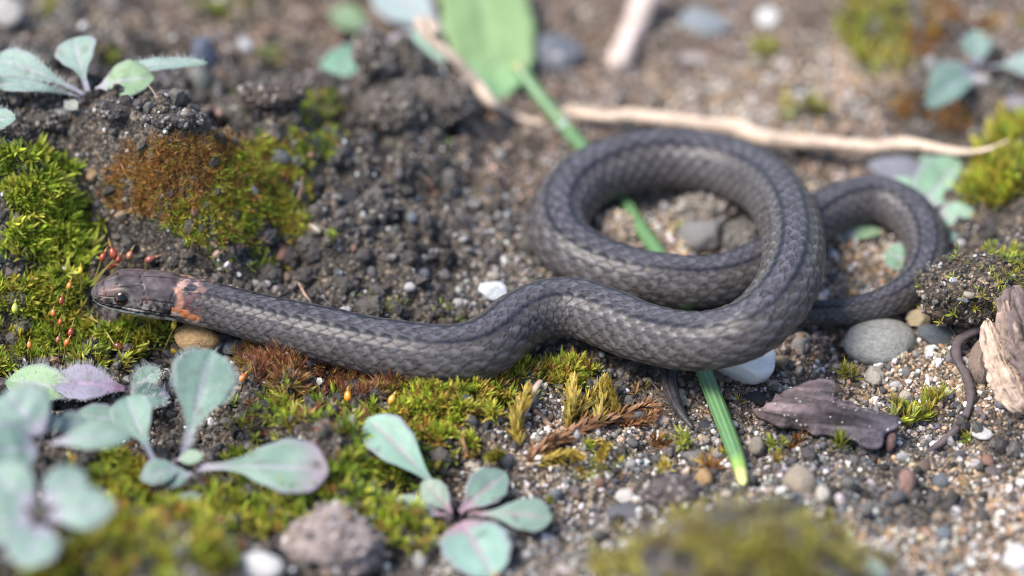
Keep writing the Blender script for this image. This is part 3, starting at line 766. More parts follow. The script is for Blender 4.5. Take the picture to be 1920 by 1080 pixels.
for (px, py, rp, ci, si, p, r) in spots:
    wd, dd = where(px, py)
    size = 'tiny' if r < .065 else ('small' if r < .10 else 'larger')
    recs.append((f'{size} {CNAMES[ci][0]} {SHN[si % 4]} pebble', wd, dd, px, py, ci, si, p, r))
ORD = ['nearest', 'second nearest', 'third nearest', 'fourth nearest', 'fifth nearest', 'sixth nearest', 'seventh nearest']
from collections import defaultdict
bykey = defaultdict(list)
for rec in recs: bykey[(rec[0], rec[1])].append(rec)
for key, lst in bykey.items():
    lst.sort(key=lambda a_: a_[2])
    for k, (nm, wd, dd, px, py, ci, si, p, r) in enumerate(lst):
        lab = f'{nm} lying {wd}' if len(lst) == 1 else f'{ORD[min(k, 6)]} {nm} {wd}'
        o = link('pebble', shapes[si], None, p + np.array([0, 0, r * .25]))
        if not shapes[si].materials: shapes[si].materials.append(M_STONE)
        o.scale = r * rng.uniform(.65, 1.3, 3); o.rotation_euler = rng.uniform(0, 6.28, 3)
        cc = np.array(CNAMES[ci][1]) * rng.uniform(.8, 1.2)
        o.color = (*cc, 1)
        tag(o, lab, 'pebble', 'loose pebbles lying on the soil')

lumps = [rock_mesh('soil_lump', 300 + k, 4, facets=(2, 4, 3, 5)[k % 4], rough=.55, fine=.34, freq=2.4) for k in range(6)]
for me in lumps: me.materials.append(M_ROUGH)
LN = ['ragged', 'blocky', 'squat', 'craggy', 'pitted', 'knobbly']
taken = []; lrec = defaultdict(list); tries = 0
while len(taken) < 62 and tries < 4000:
    tries += 1
    px, py = rng.uniform(10, 1000), rng.uniform(60, 640)
    p = G1(px, py)
    if zone(p[None, :2])[0][2] < .55: continue
    r = .075 + .115 * rng.random() ** 1.6
    if any((px - a_) ** 2 + (py - b_) ** 2 < (c_ + 14) ** 2 for a_, b_, c_ in AVOID): continue
    if any(((px - a_) / b_) ** 2 + ((py - c_) / d_) ** 2 < 1 for a_, b_, c_, d_ in ((100, 260, 300, 260), (90, 150, 620, 110), (370, 210, 350, 110))): continue
    if any((px - a_) ** 2 + (py - b_) ** 2 < ((r + c_) / K * .8) ** 2 for a_, b_, c_ in taken): continue
    taken.append((px, py, r))
    wd, dd = where(px, py); si = int(rng.integers(6)); g_ = rng.uniform(.6, 1.35)
    nm = ('big ' if r > .14 else 'small ' if r < .10 else '') + LN[si] + (' dark' if g_ < .85 else ' grey-brown' if g_ > 1.1 else ' brown') + ' lump of caked soil'
    lrec[(nm, wd)].append((dd, p, r, si, g_))
for (nm, wd), lst in lrec.items():
    lst.sort(key=lambda a_: a_[0])
    for k, (dd, p, r, si, g_) in enumerate(lst):
        o = link('soil_lump', lumps[si], None, p + np.array([0, 0, -r * .05]))
        o.scale = r * rng.uniform(.7, 1.3, 3); o.rotation_euler = (rng.normal(0, .4), rng.normal(0, .4), rng.uniform(0, 6.28))
        o.color = (.125 * g_, .112 * g_, .102 * g_, 1)
        tag(o, f'{nm} {wd}' if len(lst) == 1 else f'{ORD[min(k, 6)]} {nm} {wd}', 'soil lump', 'lumps of caked soil on the banks')

# ------------------------------------------------------------------ moss
def moss_shoots(base, up, L, pal, k=12, curl=.25, width=.17, spread=(0.15, 1.25), dead=0.0, twist=0.0):
    """base, up: (N,3); L: (N,) leaf length; pal: (M,3) colours. Each shoot is a star of k narrow pointed leaves"""
    N = len(base)
    pal = np.asarray(pal)
    ref = np.where(np.abs(up[:, :1]) < .8, [[1., 0, 0]], [[0, 1., 0]])
    e1 = unit(np.cross(up, ref)); e2 = np.cross(up, e1)
    kk = np.arange(k)
    az = kk[None] * 2.39996 + rng.uniform(0, 6.28, (N, 1)) + rng.normal(0, .25, (N, k))
    el = spread[1] - (spread[1] - spread[0]) * (kk[None] / (k - 1)) ** .9 + rng.normal(0, .12, (N, k))   # angle from the axis
    d = np.cos(el)[..., None] * up[:, None] + np.sin(el)[..., None] * (np.cos(az)[..., None] * e1[:, None] + np.sin(az)[..., None] * e2[:, None])
    b = base[:, None] + up[:, None] * (L[:, None] * (.10 + .75 * kk[None] / k))[..., None]
    l = (L[:, None] * rng.uniform(.75, 1.2, (N, k)) * (1.05 - .25 * kk[None] / k))[..., None]
    s = unit(np.cross(d, up[:, None]) + rng.normal(0, .15 + twist, (N, k, 3)))
    w_ = l * width
    bend = up[:, None] * l * curl * rng.uniform(-.6, 1.0, (N, k, 1)) + rng.normal(0, twist * .35, (N, k, 3)) * l
    nrm_ = np.cross(s, d)
    m1 = b + d * l * .38 + bend * .12 - nrm_ * w_ * .15; m2 = b + d * l * .70 + bend * .45 - nrm_ * w_ * .1
    V = np.stack([b - s * w_ * .28, b + s * w_ * .28, m1 - s * w_ * .5, m1 + s * w_ * .5, m2 - s * w_ * .36, m2 + s * w_ * .36, b + d * l + bend], 2)
    n_ = N * k
    F4 = np.array([[0, 1, 3, 2], [2, 3, 5, 4]]); F3 = np.array([[4, 5, 6]])
    o = (np.arange(n_) * 7)[:, None, None]
    ci = rng.integers(len(pal), size=N)
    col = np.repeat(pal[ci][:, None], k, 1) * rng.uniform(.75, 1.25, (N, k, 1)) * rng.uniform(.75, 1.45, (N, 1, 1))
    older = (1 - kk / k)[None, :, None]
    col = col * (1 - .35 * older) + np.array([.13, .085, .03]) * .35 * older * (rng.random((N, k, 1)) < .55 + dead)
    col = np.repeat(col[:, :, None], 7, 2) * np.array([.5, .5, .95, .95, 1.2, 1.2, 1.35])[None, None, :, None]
    return V.reshape(-1, 3), [(F4[None] + o).reshape(-1, 4), (F3[None] + o).reshape(-1, 3)], col.reshape(-1, 3).clip(0, .9)
def merge(parts):
    Vs, F4, F3, cs, off = [], [], [], [], 0
    for V, F, c in parts:
        Vs.append(V); cs.append(c)
        for f in F: (F4 if f.shape[1] == 4 else F3).append(f + off)
        off += len(V)
    return np.vstack(Vs), [np.vstack(x) for x in (F4, F3) if x], np.vstack(cs)
BRIGHT = [(.46, .52, .06), (.36, .46, .05), (.27, .38, .04), (.52, .50, .09)]
GREEN = [(.18, .28, .03), (.12, .20, .02), (.26, .34, .05)]
OLIVE = [(.44, .39, .06), (.34, .31, .05), (.52, .44, .07), (.30, .34, .05)]
RUST = [(.44, .20, .06), (.36, .15, .045), (.50, .27, .09), (.25, .11, .04), (.38, .25, .07)]
PINK = [(.40, .19, .13), (.34, .14, .08), (.42, .26, .10), (.28, .11, .05), (.38, .30, .09)]
GOLD = [(.56, .42, .08), (.48, .33, .06), (.42, .35, .08)]
def moss(label, ells, n, pal, L=(.10, .17), thin=.62, k=12, gaps=.0, lift=.0, tilt=.35, curl=.25, width=.17, spread=(.15, 1.25), twist=0.0, seed=0, cat='moss', name='moss_cushion'):
    tot = sum(a[2] * a[3] for a in ells)
    pts = []
    for cx, cy, rx, ry in ells:
        m = int(n * thin * rx * ry / tot)
        r = np.sqrt(rng.random(m)); t = rng.uniform(0, 6.283, m)
        e = rng.normal(1, .10, m)
        pts.append(np.stack([cx + rx * r * e * np.cos(t), cy + ry * r * e * np.sin(t)], 1))
    pts = np.vstack(pts)
    p = G(pts[:, 0], pts[:, 1])
    keep = (fbm(p[:, :2] * 2.3 + seed, 3, seed + 50) + .35 * vnoise(p[:, :2] * 7 + seed, 9)) > gaps - .26
    p = p[keep]
    e = .05
    gxn = (H(p[:, :2] + [e, 0]) - H(p[:, :2] - [e, 0])) / (2 * e); gyn = (H(p[:, :2] + [0, e]) - H(p[:, :2] - [0, e])) / (2 * e)
    up = unit(unit(np.stack([-gxn, -gyn, np.ones(len(p))], 1)) * .6 + [0, 0, .4] + rng.normal(0, tilt, (len(p), 3)))
    Ls = rng.uniform(L[0], L[1], len(p)) * 1.22
    p = p + np.array([0, 0, 1]) * (lift - .02)
    V, F, c = moss_shoots(p, up, Ls, pal, k, curl, width, spread, twist=twist)
    b0 = p.mean(0); b0[2] = p[:, 2].min()
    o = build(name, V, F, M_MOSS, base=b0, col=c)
    return tag(o, label, cat, 'moss cushions on the soil', 'stuff')
moss('bright yellow-green moss cushion on the near bank', [(30, 335, 110, 55), (90, 410, 85, 55), (20, 430, 70, 60), (110, 480, 60, 40)], 900, BRIGHT, (.12, .19), width=.21, k=10, gaps=.08, seed=1)
moss('deep green moss down the dark gully beside the bright cushion', [(140, 430, 40, 40), (160, 400, 30, 40), (40, 300, 60, 20)], 160, GREEN, (.09, .15), gaps=.1, seed=2)
moss('yellow-green moss bed below the head of the snake', [(60, 600, 90, 55), (160, 650, 130, 42), (255, 625, 70, 30), (30, 550, 60, 35), (110, 540, 60, 35), (30, 680, 60, 25)], 1000, BRIGHT[:3] + OLIVE + GREEN[2:], (.09, .16), width=.21, k=10, gaps=-.06, seed=3)
moss('rust-brown dry moss on the face of the bank', [(320, 355, 120, 55), (290, 300, 70, 40), (420, 300, 80, 50), (360, 275, 90, 25), (250, 350, 60, 50), (480, 330, 60, 50)], 3400, RUST + [(.60, .34, .11), (.40, .36, .07)], (.04, .07), k=8, tilt=.6, gaps=-.3, thin=1.0, twist=.5, width=.11, curl=.8, seed=4)
moss('green and gold moss at the shoulder of the bank', [(480, 350, 90, 75), (530, 410, 45, 45), (420, 410, 110, 50), (500, 300, 55, 40), (550, 370, 30, 50)], 2400, [BRIGHT[0], BRIGHT[1], OLIVE[0], OLIVE[2], RUST[2], GREEN[0]], (.05, .095), k=9, gaps=-.2, thin=1.0, tilt=.5, twist=.2, width=.14, seed=5)
moss('thin dark green moss on the second bank', [(560, 280, 75, 50), (590, 200, 50, 30), (450, 200, 45, 20), (630, 240, 30, 40)], 300, GREEN + BRIGHT[1:3] + [OLIVE[0], RUST[0]], (.06, .12), k=9, gaps=.12, thin=1.0, seed=6)
moss('pinkish rust moss on the ridge in front of the snake', [(510, 690, 60, 28), (590, 705, 90, 35), (690, 720, 70, 25), (470, 670, 40, 18)], 700, PINK, (.09, .16), k=12, gaps=-.1, thin=.95, spread=(.05, .75), width=.10, seed=7)
moss('yellow-green moss running along the front of the snake', [(870, 750, 110, 35), (960, 700, 50, 20), (800, 790, 90, 35), (790, 740, 60, 20), (860, 820, 60, 35), (1060, 705, 60, 22)], 1100, BRIGHT + [OLIVE[0], OLIVE[2], RUST[4], RUST[2]], (.09, .155), width=.23, k=9, gaps=.0, thin=.85, seed=8)
moss('scattered orange and lime moss flecks between the pinkish ridge and the front seedling', [(560, 760, 110, 30), (500, 800, 60, 30), (650, 790, 60, 25)], 170, PINK + BRIGHT[:2] + OLIVE[:1], (.08, .14), k=9, gaps=-.1, seed=23)
moss('soft green moss around the middle seedling', [(700, 840, 90, 60), (560, 770, 120, 30), (640, 900, 70, 50), (760, 880, 60, 40), (760, 1010, 70, 50), (690, 970, 70, 50), (500, 950, 90, 60), (460, 880, 60, 40)], 900, BRIGHT * 2 + GREEN + [OLIVE[0], RUST[2]], (.10, .17), width=.22, k=9, gaps=.17, seed=9)
moss('yellow-olive moss mass in the near corner', [(290, 1020, 150, 80), (200, 900, 80, 60), (120, 1060, 100, 40), (380, 980, 80, 60)], 1200, OLIVE + BRIGHT[:2] + RUST[:1], (.11, .19), k=10, gaps=.04, seed=10)
moss('olive moss coating the near mound', [(1380, 1010, 230, 55), (1300, 1060, 200, 40), (1500, 1060, 160, 40), (1180, 1070, 90, 20)], 1300, [(.46, .42, .09), (.36, .35, .08), (.30, .22, .09), (.24, .19, .10), (.52, .48, .11)], (.08, .15), k=9, gaps=.06, seed=11)
moss('upright golden-green moss on the bank behind the tail loop', [(1885, 310, 55, 50), (1860, 360, 45, 30), (1900, 250, 30, 30)], 330, [BRIGHT[0], OLIVE[2], OLIVE[0], GREEN[2]], (.13, .22), k=12, gaps=.0, spread=(.05, .8), seed=12)
moss('pale green moss tuft row behind the forked rootlet', [(1740, 768, 50, 20), (1700, 790, 30, 12)], 90, [BRIGHT[0], (.40, .42, .14), OLIVE[2]], (.12, .2), k=9, spread=(.05, .7), seed=13)
moss('blurred yellow moss in the far soil above the pale root', [(1640, 50, 60, 65), (1650, 120, 50, 30), (1500, 215, 40, 15), (1430, 95, 30, 18)], 260, OLIVE + BRIGHT[:1], (.12, .2), k=9, gaps=.0, seed=14)
moss('blurred olive moss along the far edge above the near bank', [(110, 25, 40, 20), (420, 15, 60, 20), (480, 100, 30, 15), (200, 110, 30, 12)], 130, OLIVE + GREEN, (.10, .17), k=9, seed=21)
moss('blurred rust and brown moss in the far corner before the farthest seedling', [(1720, 90, 50, 30), (1760, 40, 40, 40), (1880, 40, 50, 20), (1790, 230, 40, 20), (1700, 200, 40, 20)], 260, RUST + OLIVE[:1], (.09, .15), k=9, seed=22)
moss('scraps of green moss on the dark soil behind the snake', [(690, 575, 60, 18), (860, 590, 60, 14), (880, 605, 40, 12), (470, 480, 100, 25), (600, 450, 60, 20)], 170, BRIGHT + GREEN, (.05, .10), k=8, gaps=.15, seed=15)
moss('sparse green and rust moss by the tip of the tail', [(1190, 760, 60, 35), (1100, 880, 80, 20), (1240, 850, 60, 30), (1360, 780, 40, 30), (1330, 860, 60, 25)], 150, OLIVE + RUST[:3] + BRIGHT[:1], (.07, .13), k=9, gaps=.1, seed=16)
moss('yellow moss thread in the ring on the sand', [(1260, 435, 12, 8), (1282, 424, 14, 6)], 24, BRIGHT[:1], (.06, .09), k=7, seed=17)
# single tufts that stand apart
TUFTS = [(1447, 830, .17, BRIGHT, 'lime green star of moss left of the bark chip'), (1490, 828, .16, RUST, 'rust-brown star of moss under the bark chip'), (1570, 838, .24, [(.36, .40, .06), (.30, .36, .05)], 'broad yellow-green moss tuft in the shade of the bark chip'),
         (1460, 862, .13, GOLD, 'small golden moss tuft in front of the lime green star'), (1590, 700, .22, OLIVE, 'olive-gold moss tuft in front of the river stone'), (1810, 822, .15, BRIGHT, 'little pale green moss bud beside the end of the forked rootlet'),
         (1235, 832, .24, RUST[:2], 'dark red-brown moss star beside the feathery moss'), (1281, 822, .17, BRIGHT[:2], 'lime green curled moss star below the tip of the tail'), (1330, 872, .20, RUST, 'rust moss star at the side of the green stem'),
         (1240, 880, .16, GOLD, 'golden moss tuft in front of the dark red-brown moss star'), (1105, 835, .12, BRIGHT[:2], 'bright lime moss star in the middle of the feathery moss'), (1040, 850, .12, BRIGHT, 'lime moss star in front of the feathery moss'),
         (1030, 935, .10, BRIGHT, 'tiny lime moss star on the sand by the middle seedling'), (620, 440, .13, GREEN[2:], 'slim green moss sprig beside the striped seed'), (745, 572, .12, BRIGHT, 'yellow-green moss tuft just behind the back of the snake'),
         (1760, 520, .11, BRIGHT[:1], 'lime moss star on the mossy clod, beside its white chip'), (1818, 580, .11, BRIGHT[:1], 'yellow-green moss streak low on the mossy clod'), (1905, 470, .16, OLIVE[:1] + BRIGHT[:1], 'golden moss spray on the top of the mossy clod'),
         (838, 272, .10, [(.2, .42, .04)], 'vivid green moss dot on the far bank of clods'), (500, 325, .14, BRIGHT, 'bright star of moss at the top edge of the rust moss'), (595, 182, .15, OLIVE, 'yellow-green tuft on the crest of the second bank'),
         (690, 655, .0, BRIGHT, ''), (468, 648, .12, GREEN, 'thin green moss tuft below the neck of the snake'), (1690, 760, .12, BRIGHT, 'pale green moss tuft between bark chip and forked rootlet')]
for px, py, L_, pal, lab in TUFTS:
    if L_ == 0: continue
    p = on(px, py + 8, -.01); m = 3
    base = p + rng.normal(0, .035, (m, 3)) * [1, 1, .2]
    V, F, c = moss_shoots(base, unit(np.array([0, -.1, 1.]) + rng.normal(0, .25, (m, 3))), np.full(m, L_) * rng.uniform(.8, 1.1, m), pal, 14, .3, .15, (.1, 1.2))
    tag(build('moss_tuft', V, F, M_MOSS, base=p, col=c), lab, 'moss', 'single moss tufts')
# feathery moss: stems with overlapping leaves all along
SPRIGS = [([(1062, 812), (1070, 780), (1076, 742)], .16, .11, GOLD, 'upright golden feathery moss branch next to the dry twig'),
          ([(975, 845), (968, 810), (985, 770)], .16, .12, GOLD, 'golden feathery moss branch beside the seedling side of the mat'),
          ([(1050, 800), (1085, 785), (1120, 750)], .15, .10, GOLD, 'slanting golden feathery moss branch in the middle of the mat'),
          ([(1120, 800), (1128, 775), (1134, 748)], .14, .10, GOLD, 'short golden feathery moss branch beyond the middle'),
          ([(1160, 795), (1152, 772), (1140, 750)], .13, .09, GOLD, 'leaning golden feathery moss branch nearest the tail tip'),
          ([(985, 870), (1030, 838), (1090, 812), (1150, 795), (1200, 780)], .19, .05, [(.30, .14, .07), (.36, .2, .1), (.24, .12, .06)], 'creeping red-brown feathery moss stem through the mat'),
          ([(1000, 875), (1050, 868), (1080, 880)], .13, .09, GOLD, 'low golden feathery moss branch in front of the mat'),
          ([(960, 860), (940, 868), (925, 880)], .13, .09, OLIVE, 'olive feathery moss branch pointing to the seedling'),
          ([(1090, 830), (1130, 845), (1125, 880)], .11, .08, GOLD, 'drooping golden feathery moss branch over the sand'),
          ([(1160, 800), (1200, 805), (1225, 800)], .12, .09, [(.30, .14, .07), (.36, .2, .1)], 'brown feathery moss tip reaching the red moss star')]
for pts, L_, lift, pal, lab in SPRIGS:
    b_ = [on(x_, y_, .03 + lift * 2 * t) for t, (x_, y_) in zip(np.linspace(0, 1, len(pts)), pts)]
    q, u = spline([list(x_) + [.018] for x_ in b_], int(10 + 26 * len(pts) / 3))
    Td = unit(np.gradient(q[:, :3], axis=0))
    V, F, c = moss_shoots(q[:, :3], Td, np.full(len(q), L_ * 1.15) * rng.uniform(.8, 1.15, len(q)) * np.interp(np.linspace(0, 1, len(q)), [0, .5, 1], [.9, 1.05, .75]), pal, 8, .2, .24, (.2, .85))
    sp_o = empty('feather_moss', b_[0], lab, 'moss', 'branches of the feathery moss')
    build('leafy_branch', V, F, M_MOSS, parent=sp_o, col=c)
    V, F, al_, _t = tube([list(x_) + [.011] for x_ in b_], 14, 6)
    build('stem', V, F, M_STALK, parent=sp_o, col=np.tile([.22, .11, .05], (len(V), 1)))

# ------------------------------------------------------------------ spore capsules on stalks
RED, ORN, YEL, GRN = (.26, .045, .02), (.55, .20, .03), (.58, .40, .03), (.42, .46, .08)
CAPS = [  # capsule centre px, beak direction px, length px, colour, stalk foot px, label, height above soil
    ((193, 481), (8, -18), 21, RED, (174, 530), 'red-brown spore capsule beside the snout, lowest of its cluster on a bent stalk', .95),
    ((212, 474), (-10, -28), 27, RED, (172, 535), 'tall red-brown spore capsule with a long pale beak above the snout', 1.0),
    ((222, 486), (6, -14), 20, RED, (205, 520), 'dark red spore capsule tucked against the tall beaked one', 1.0),
    ((209, 499), (16, -4), 20, RED, (170, 534), 'red spore capsule lying sideways just above the snout', .95),
    ((243, 478), (8, -18), 20, (.40, .16, .09), (243, 505), 'blurred rusty spore capsule behind the head of the snake', .95),
    ((282, 486), (20, -8), 24, (.24, .08, .06), (272, 505), 'brown spore capsule with a yellow beak pointing away over the crown of the head', 1.0),
    ((151, 506), (0, -12), 16, YEL, (150, 560), 'orange-yellow spore capsule standing free in front of the snout', .7),
    ((130, 535), (4, -14), 17, ORN, (116, 590), 'glossy orange spore capsule left of the snout', .7),
    ((115, 563), (2, -14), 18, RED, (122, 610), 'dark red spore capsule above two more in the moss bed', .6),
    ((100, 586), (1, -12), 17, (.48, .13, .03), (104, 630), 'orange-red spore capsule leftmost of the moss bed trio', .55),
    ((113, 602), (2, -10), 16, (.40, .10, .03), (118, 640), 'orange-brown spore capsule just below the orange-red one', .55),
    ((133, 622), (6, -26), 20, RED, (118, 668), 'red spore capsule with a long tan beak in the moss bed', .5),
    ((109, 636), (3, -10), 16, (.28, .10, .07), (110, 665), 'dull brown-red spore capsule beside the long tan beak', .45),
    ((126, 641), (6, -12), 19, (.50, .13, .03), (116, 680), 'bright orange-red spore capsule below the long tan beak', .45),
    ((55, 646), (0, -12), 17, ORN, (57, 680), 'pale orange spore capsule nearest the frame edge in the moss bed', .4),
    ((28, 577), (1, -14), 22, GRN, (34, 625), 'green unripe spore capsule near the frame edge', .5),
    ((326, 608), (1, -16), 20, YEL, (304, 658), 'yellow spore capsule on an upright stalk under the jaw of the snake', .45),
    ((328, 663), (16, -1), 27, YEL, (214, 664), 'yellow-green spore capsule at the end of a long flat-lying stalk', .22),
    ((224, 657), (14, 8), 24, (.16, .035, .02), (158, 585), 'dark maroon fallen spore capsule at the end of a slanting stalk', .22),
    ((246, 667), (0, -6), 9, (.4, .04, .02), (247, 676), 'tiny scarlet bud on the flat-lying stalk', .2),
    ((652, 742), (0, -10), 24, (.70, .28, .03), (652, 765), 'round orange spore capsule in the pinkish moss', .45),
    ((455, 708), (6, -8), 20, (.62, .20, .04), (452, 724), 'orange spore capsule at the edge of the big downy leaf', .4),
    ((735, 748), (4, -8), 22, (.66, .36, .05), (733, 765), 'amber spore capsule nearest the green moss in front of the snake', .4)]
for (cx, cy), (bx, by), ln, colr, (fx, fy), lab, hh in CAPS:
    foot = on(fx, fy)
    gz = G1(cx, cy)
    c0 = P(cx, cy, 0); lo, hi = foot[1] - 1.2, foot[1] + 1.2
    # same distance as the foot: take the point on the line of sight straight above the foot
    d = ray(cx, cy); t_ = (foot[1] - .05 - CAM[1]) / d[1]; cpos = CAM + t_ * d
    if lab.startswith(('yellow-green spore', 'dark maroon', 'tiny')): cpos = on(cx, cy, .06)
    s = pscale(cpos)
    bd = unit(bx * RGT - by * UPV)
    o = empty('spore_capsule', foot, lab, 'spore capsule', 'spore capsules of the moss')
    half = ln * s / 2
    prof = [(-1.0, .10), (-.85, .34), (-.5, .62), (-.1, .70), (.3, .60), (.62, .40), (.78, .24)]
    pts = [list(cpos + bd * half * a_) + [half * r_ * .82] for a_, r_ in prof]
    V, F, al_, _t = tube(pts, 22, 14, ends=False)
    cc = np.array(colr)[None] * (1.25 - .5 * np.abs(al_ - .45))[:, None]
    build('capsule', V, F, M_CAPSULE, parent=o, col=cc)
    blen = max(math.hypot(bx, by) * s - half, half * .45)
    tip = cpos + bd * (half + blen)
    V, F, al_, _t = tube([list(cpos + bd * half * .74) + [half * .22], list(cpos + bd * (half + blen * .3)) + [half * .15], list(tip + np.array([.01, 0, .01])) + [half * .04]], 8, 8)
    build('beak', V, F, M_CAPSULE, parent=o, col=np.tile(np.array(colr) * .5 + [.20, .15, .04], (len(V), 1)))
    st = cpos - bd * half * .9
    mid = (foot + st) / 2 + np.array([.02, 0, .03 if st[2] > foot[2] + .1 else .06])
    V, F, al_, _t = tube([list(foot - [0, 0, .05]) + [.013], list(mid) + [.012], list(st) + [.011]], 16, 6, ends=False)
    build('stalk', V, F, M_STALK, parent=o, col=np.array([[.40, .34, .10]]) * (1 - .3 * al_)[:, None])
# a bare stalk lying over the moss
V, F, al_, _t = tube([list(on(x_, y_, .12)) + [.013] for x_, y_ in ((40, 608), (75, 580), (110, 561), (135, 556))], 24, 6)
tag(build('bare_stalk', V, F, M_STALK, base=on(75, 580), col=np.tile([.44, .38, .16], (len(V), 1))), 'bare yellow moss stalk bowed over the moss bed', 'stalk')

# ------------------------------------------------------------------ seedlings
def leaf(parent, b, t, wpx, shape='spoon', col=(.26, .40, .33), edge=(.30, .25, .34), rib=(.40, .36, .44), arch=.10, cup=.12, hair=0, face=(.0, -.45, .9), tipcol=None, name='leaf', label=None, seed=0):
    """b, t: world points of foot and tip; wpx: widest apparent width in the photo"""
    b = np.asarray(b, float); t = np.asarray(t, float)
    nu, nv = 26, 13
    L_ = np.linalg.norm(t - b); d = (t - b) / L_
    n0 = np.asarray(face, float); n0 = unit(n0 - d * (n0 @ d)); sd_ = np.cross(d, n0)
    pd = np.array([d @ RGT, d @ UPV]); ps = np.array([sd_ @ RGT, sd_ @ UPV])
    if np.linalg.norm(pd) > .05:
        perp = np.array([-pd[1], pd[0]]) / np.linalg.norm(pd); k_ = max(abs(ps @ perp), .4)
    else: k_ = max(np.linalg.norm(ps), .4)
    W_ = wpx * pscale((b + t) / 2) / k_ / 2
    u = np.linspace(0, 1, nu); vv = np.linspace(-1, 1, nv)
    if shape == 'spoon': ks, ws = [0, .10, .25, .38, .52, .68, .80, .90, .96, 1], [.12, .11, .13, .30, .68, .96, 1.0, .80, .50, .0]
    elif shape == 'round': ks, ws = [0, .06, .18, .35, .55, .75, .88, .96, 1], [.10, .22, .62, .92, 1.0, .90, .66, .38, 0]
    else: ks, ws = [0, .08, .20, .36, .54, .72, .86, .95, 1], [.12, .13, .36, .78, 1.0, .92, .62, .32, 0]
    wu = np.interp(np.linspace(0, 1, 200), ks, ws); wu = np.convolve(np.pad(wu, 8, 'edge'), np.ones(17) / 17, 'valid'); wu[-1] = 0
    wid = W_ * np.interp(u, np.linspace(0, 1, 200), wu)
    wav = 1 + .035 * np.sin(u * 30 + seed)
    wav2 = .04 * vnoise(np.stack([u * 3 + seed, np.full(nu, seed * 1.7)], 1), 3)
    V = (b + u[:, None, None] * L_ * d) + (wid * wav)[:, None, None] * vv[None, :, None] * sd_
    V = V + (L_ * arch * (4 * u * (1 - u)) * .8 + 0)[:, None, None] * n0
    z = cup * wid[:, None] * (np.abs(vv)[None] ** 1.6) + wid[:, None] * (-.07 * np.exp(-(vv / .1) ** 2))[None] + wid[:, None] * .035 * np.cos((u[:, None] * 16 - np.abs(vv)[None] * 4)) * (1 - np.abs(vv))[None] + L_ * wav2[:, None] * vv[None]
    V = V + z[..., None] * n0
    thick = (.012 + .05 * wid[:, None] * (1 - vv ** 2)[None] * .5 + .05 * np.exp(-u * 5)[:, None] * W_ * (1 - vv ** 2)[None])
    top = V; bot = V - thick[..., None] * n0
    c = np.tile(np.array(col), (nu, nv, 1)) * (1 + .10 * vnoise(np.stack(np.meshgrid(vv * 2 + seed, u * 4, indexing='xy'), -1), 4))[..., None]
    e = (sstep(np.abs(vv), .74, 1.0)[None] * (.75 + .6 * vnoise(np.stack([u * 3 + seed, u * 0], 1), 12))[:, None]).clip(0, 1)[..., None] * .7
    c = c * (1 - e) + np.array(edge) * e
    rb = (np.exp(-(vv / .09) ** 2)[None] * (1 - u)[:, None] ** .5 * .9 + sstep(u, .34, .10)[:, None] * .85).clip(0, .9)[..., None]
    c = c * (1 - rb) + np.array(rib) * rb
    veins = (.5 + .5 * np.cos(u[:, None] * 44 - np.abs(vv)[None] * 9)) ** 6 * (1 - np.abs(vv))[None] * sstep(u, .3, .45)[:, None] * .34
    c = c * (1 - veins[..., None]) + np.array(rib) * veins[..., None]
    if tipcol is not None:
        e = (sstep(u, .70, 1.0)[:, None] * np.ones((1, nv)))[..., None] * .8
        c = c * (1 - e) + np.array(tipcol) * e
    fl = fbm(V * 5.5, 2, 91); c = np.where((fl > .50)[..., None], c * .6 + np.array([.05, .04, .03]), c); c = c * (1 + .12 * fbm(V * 2.2, 2, 93))[..., None]
    ub = c * .62 + np.array([.10, .07, .05])
    Vall = np.concatenate([top.reshape(-1, 3), bot.reshape(-1, 3)]); call = np.concatenate([c.reshape(-1, 3), ub.reshape(-1, 3)])
    i = (np.arange(nu - 1)[:, None] * nv + np.arange(nv - 1)[None]).ravel(); o = nu * nv
    F = [np.stack([i, i + 1, i + nv + 1, i + nv], 1), np.stack([i + o, i + nv + o, i + nv + 1 + o, i + 1 + o], 1)]
    r1 = np.arange(nu - 1) * nv; r2 = r1 + nv - 1
    F += [np.stack([r1, r1 + nv, r1 + nv + o, r1 + o], 1), np.stack([r2, r2 + o, r2 + nv + o, r2 + nv], 1)]
    k0 = np.arange(nv - 1); k1 = k0 + (nu - 1) * nv
    F += [np.stack([k0, k0 + o, k0 + 1 + o, k0 + 1], 1), np.stack([k1, k1 + 1, k1 + 1 + o, k1 + o], 1)]
    lf = build(name, Vall, np.vstack(F), M_LEAF, parent=parent, col=call)
    if label: lf['label'] = label
    if hair:
        m = hair
        ui = rng.integers(3, nu - 1, m); vi = np.where(rng.random(m) < .45, np.where(rng.random(m) < .5, 0, nv - 1), rng.integers(0, nv, m))
        pb = top[ui, vi] + rng.normal(0, .012, (m, 3))
        side_ = (vv[vi])[:, None] * sd_
        dirn = unit(n0 * .75 + side_ * .8 + rng.normal(0, .25, (m, 3)))
        hl = rng.uniform(.035, .075, m)[:, None]
        ac = unit(np.cross(dirn, FWD)) * .0028
        Vh = np.stack([pb - ac, pb + ac, pb + dirn * hl * .6 + n0 * .01 + ac * .6, pb + dirn * hl + n0 * .02], 1).reshape(-1, 3)
        Fh = (np.array([[0, 1, 2], [0, 2, 3]])[None] + (np.arange(m) * 4)[:, None, None]).reshape(-1, 3)
        h_ = build('leaf_down', Vh, Fh, M_HAIR, parent=lf, col=np.tile([.62, .64, .60], (len(Vh), 1)))
        h_['kind'] = 'stuff'
    return lf
TEAL, PALE, GRNL, PURP = (.20, .315, .25), (.23, .335, .28), (.24, .37, .20), (.235, .225, .295)
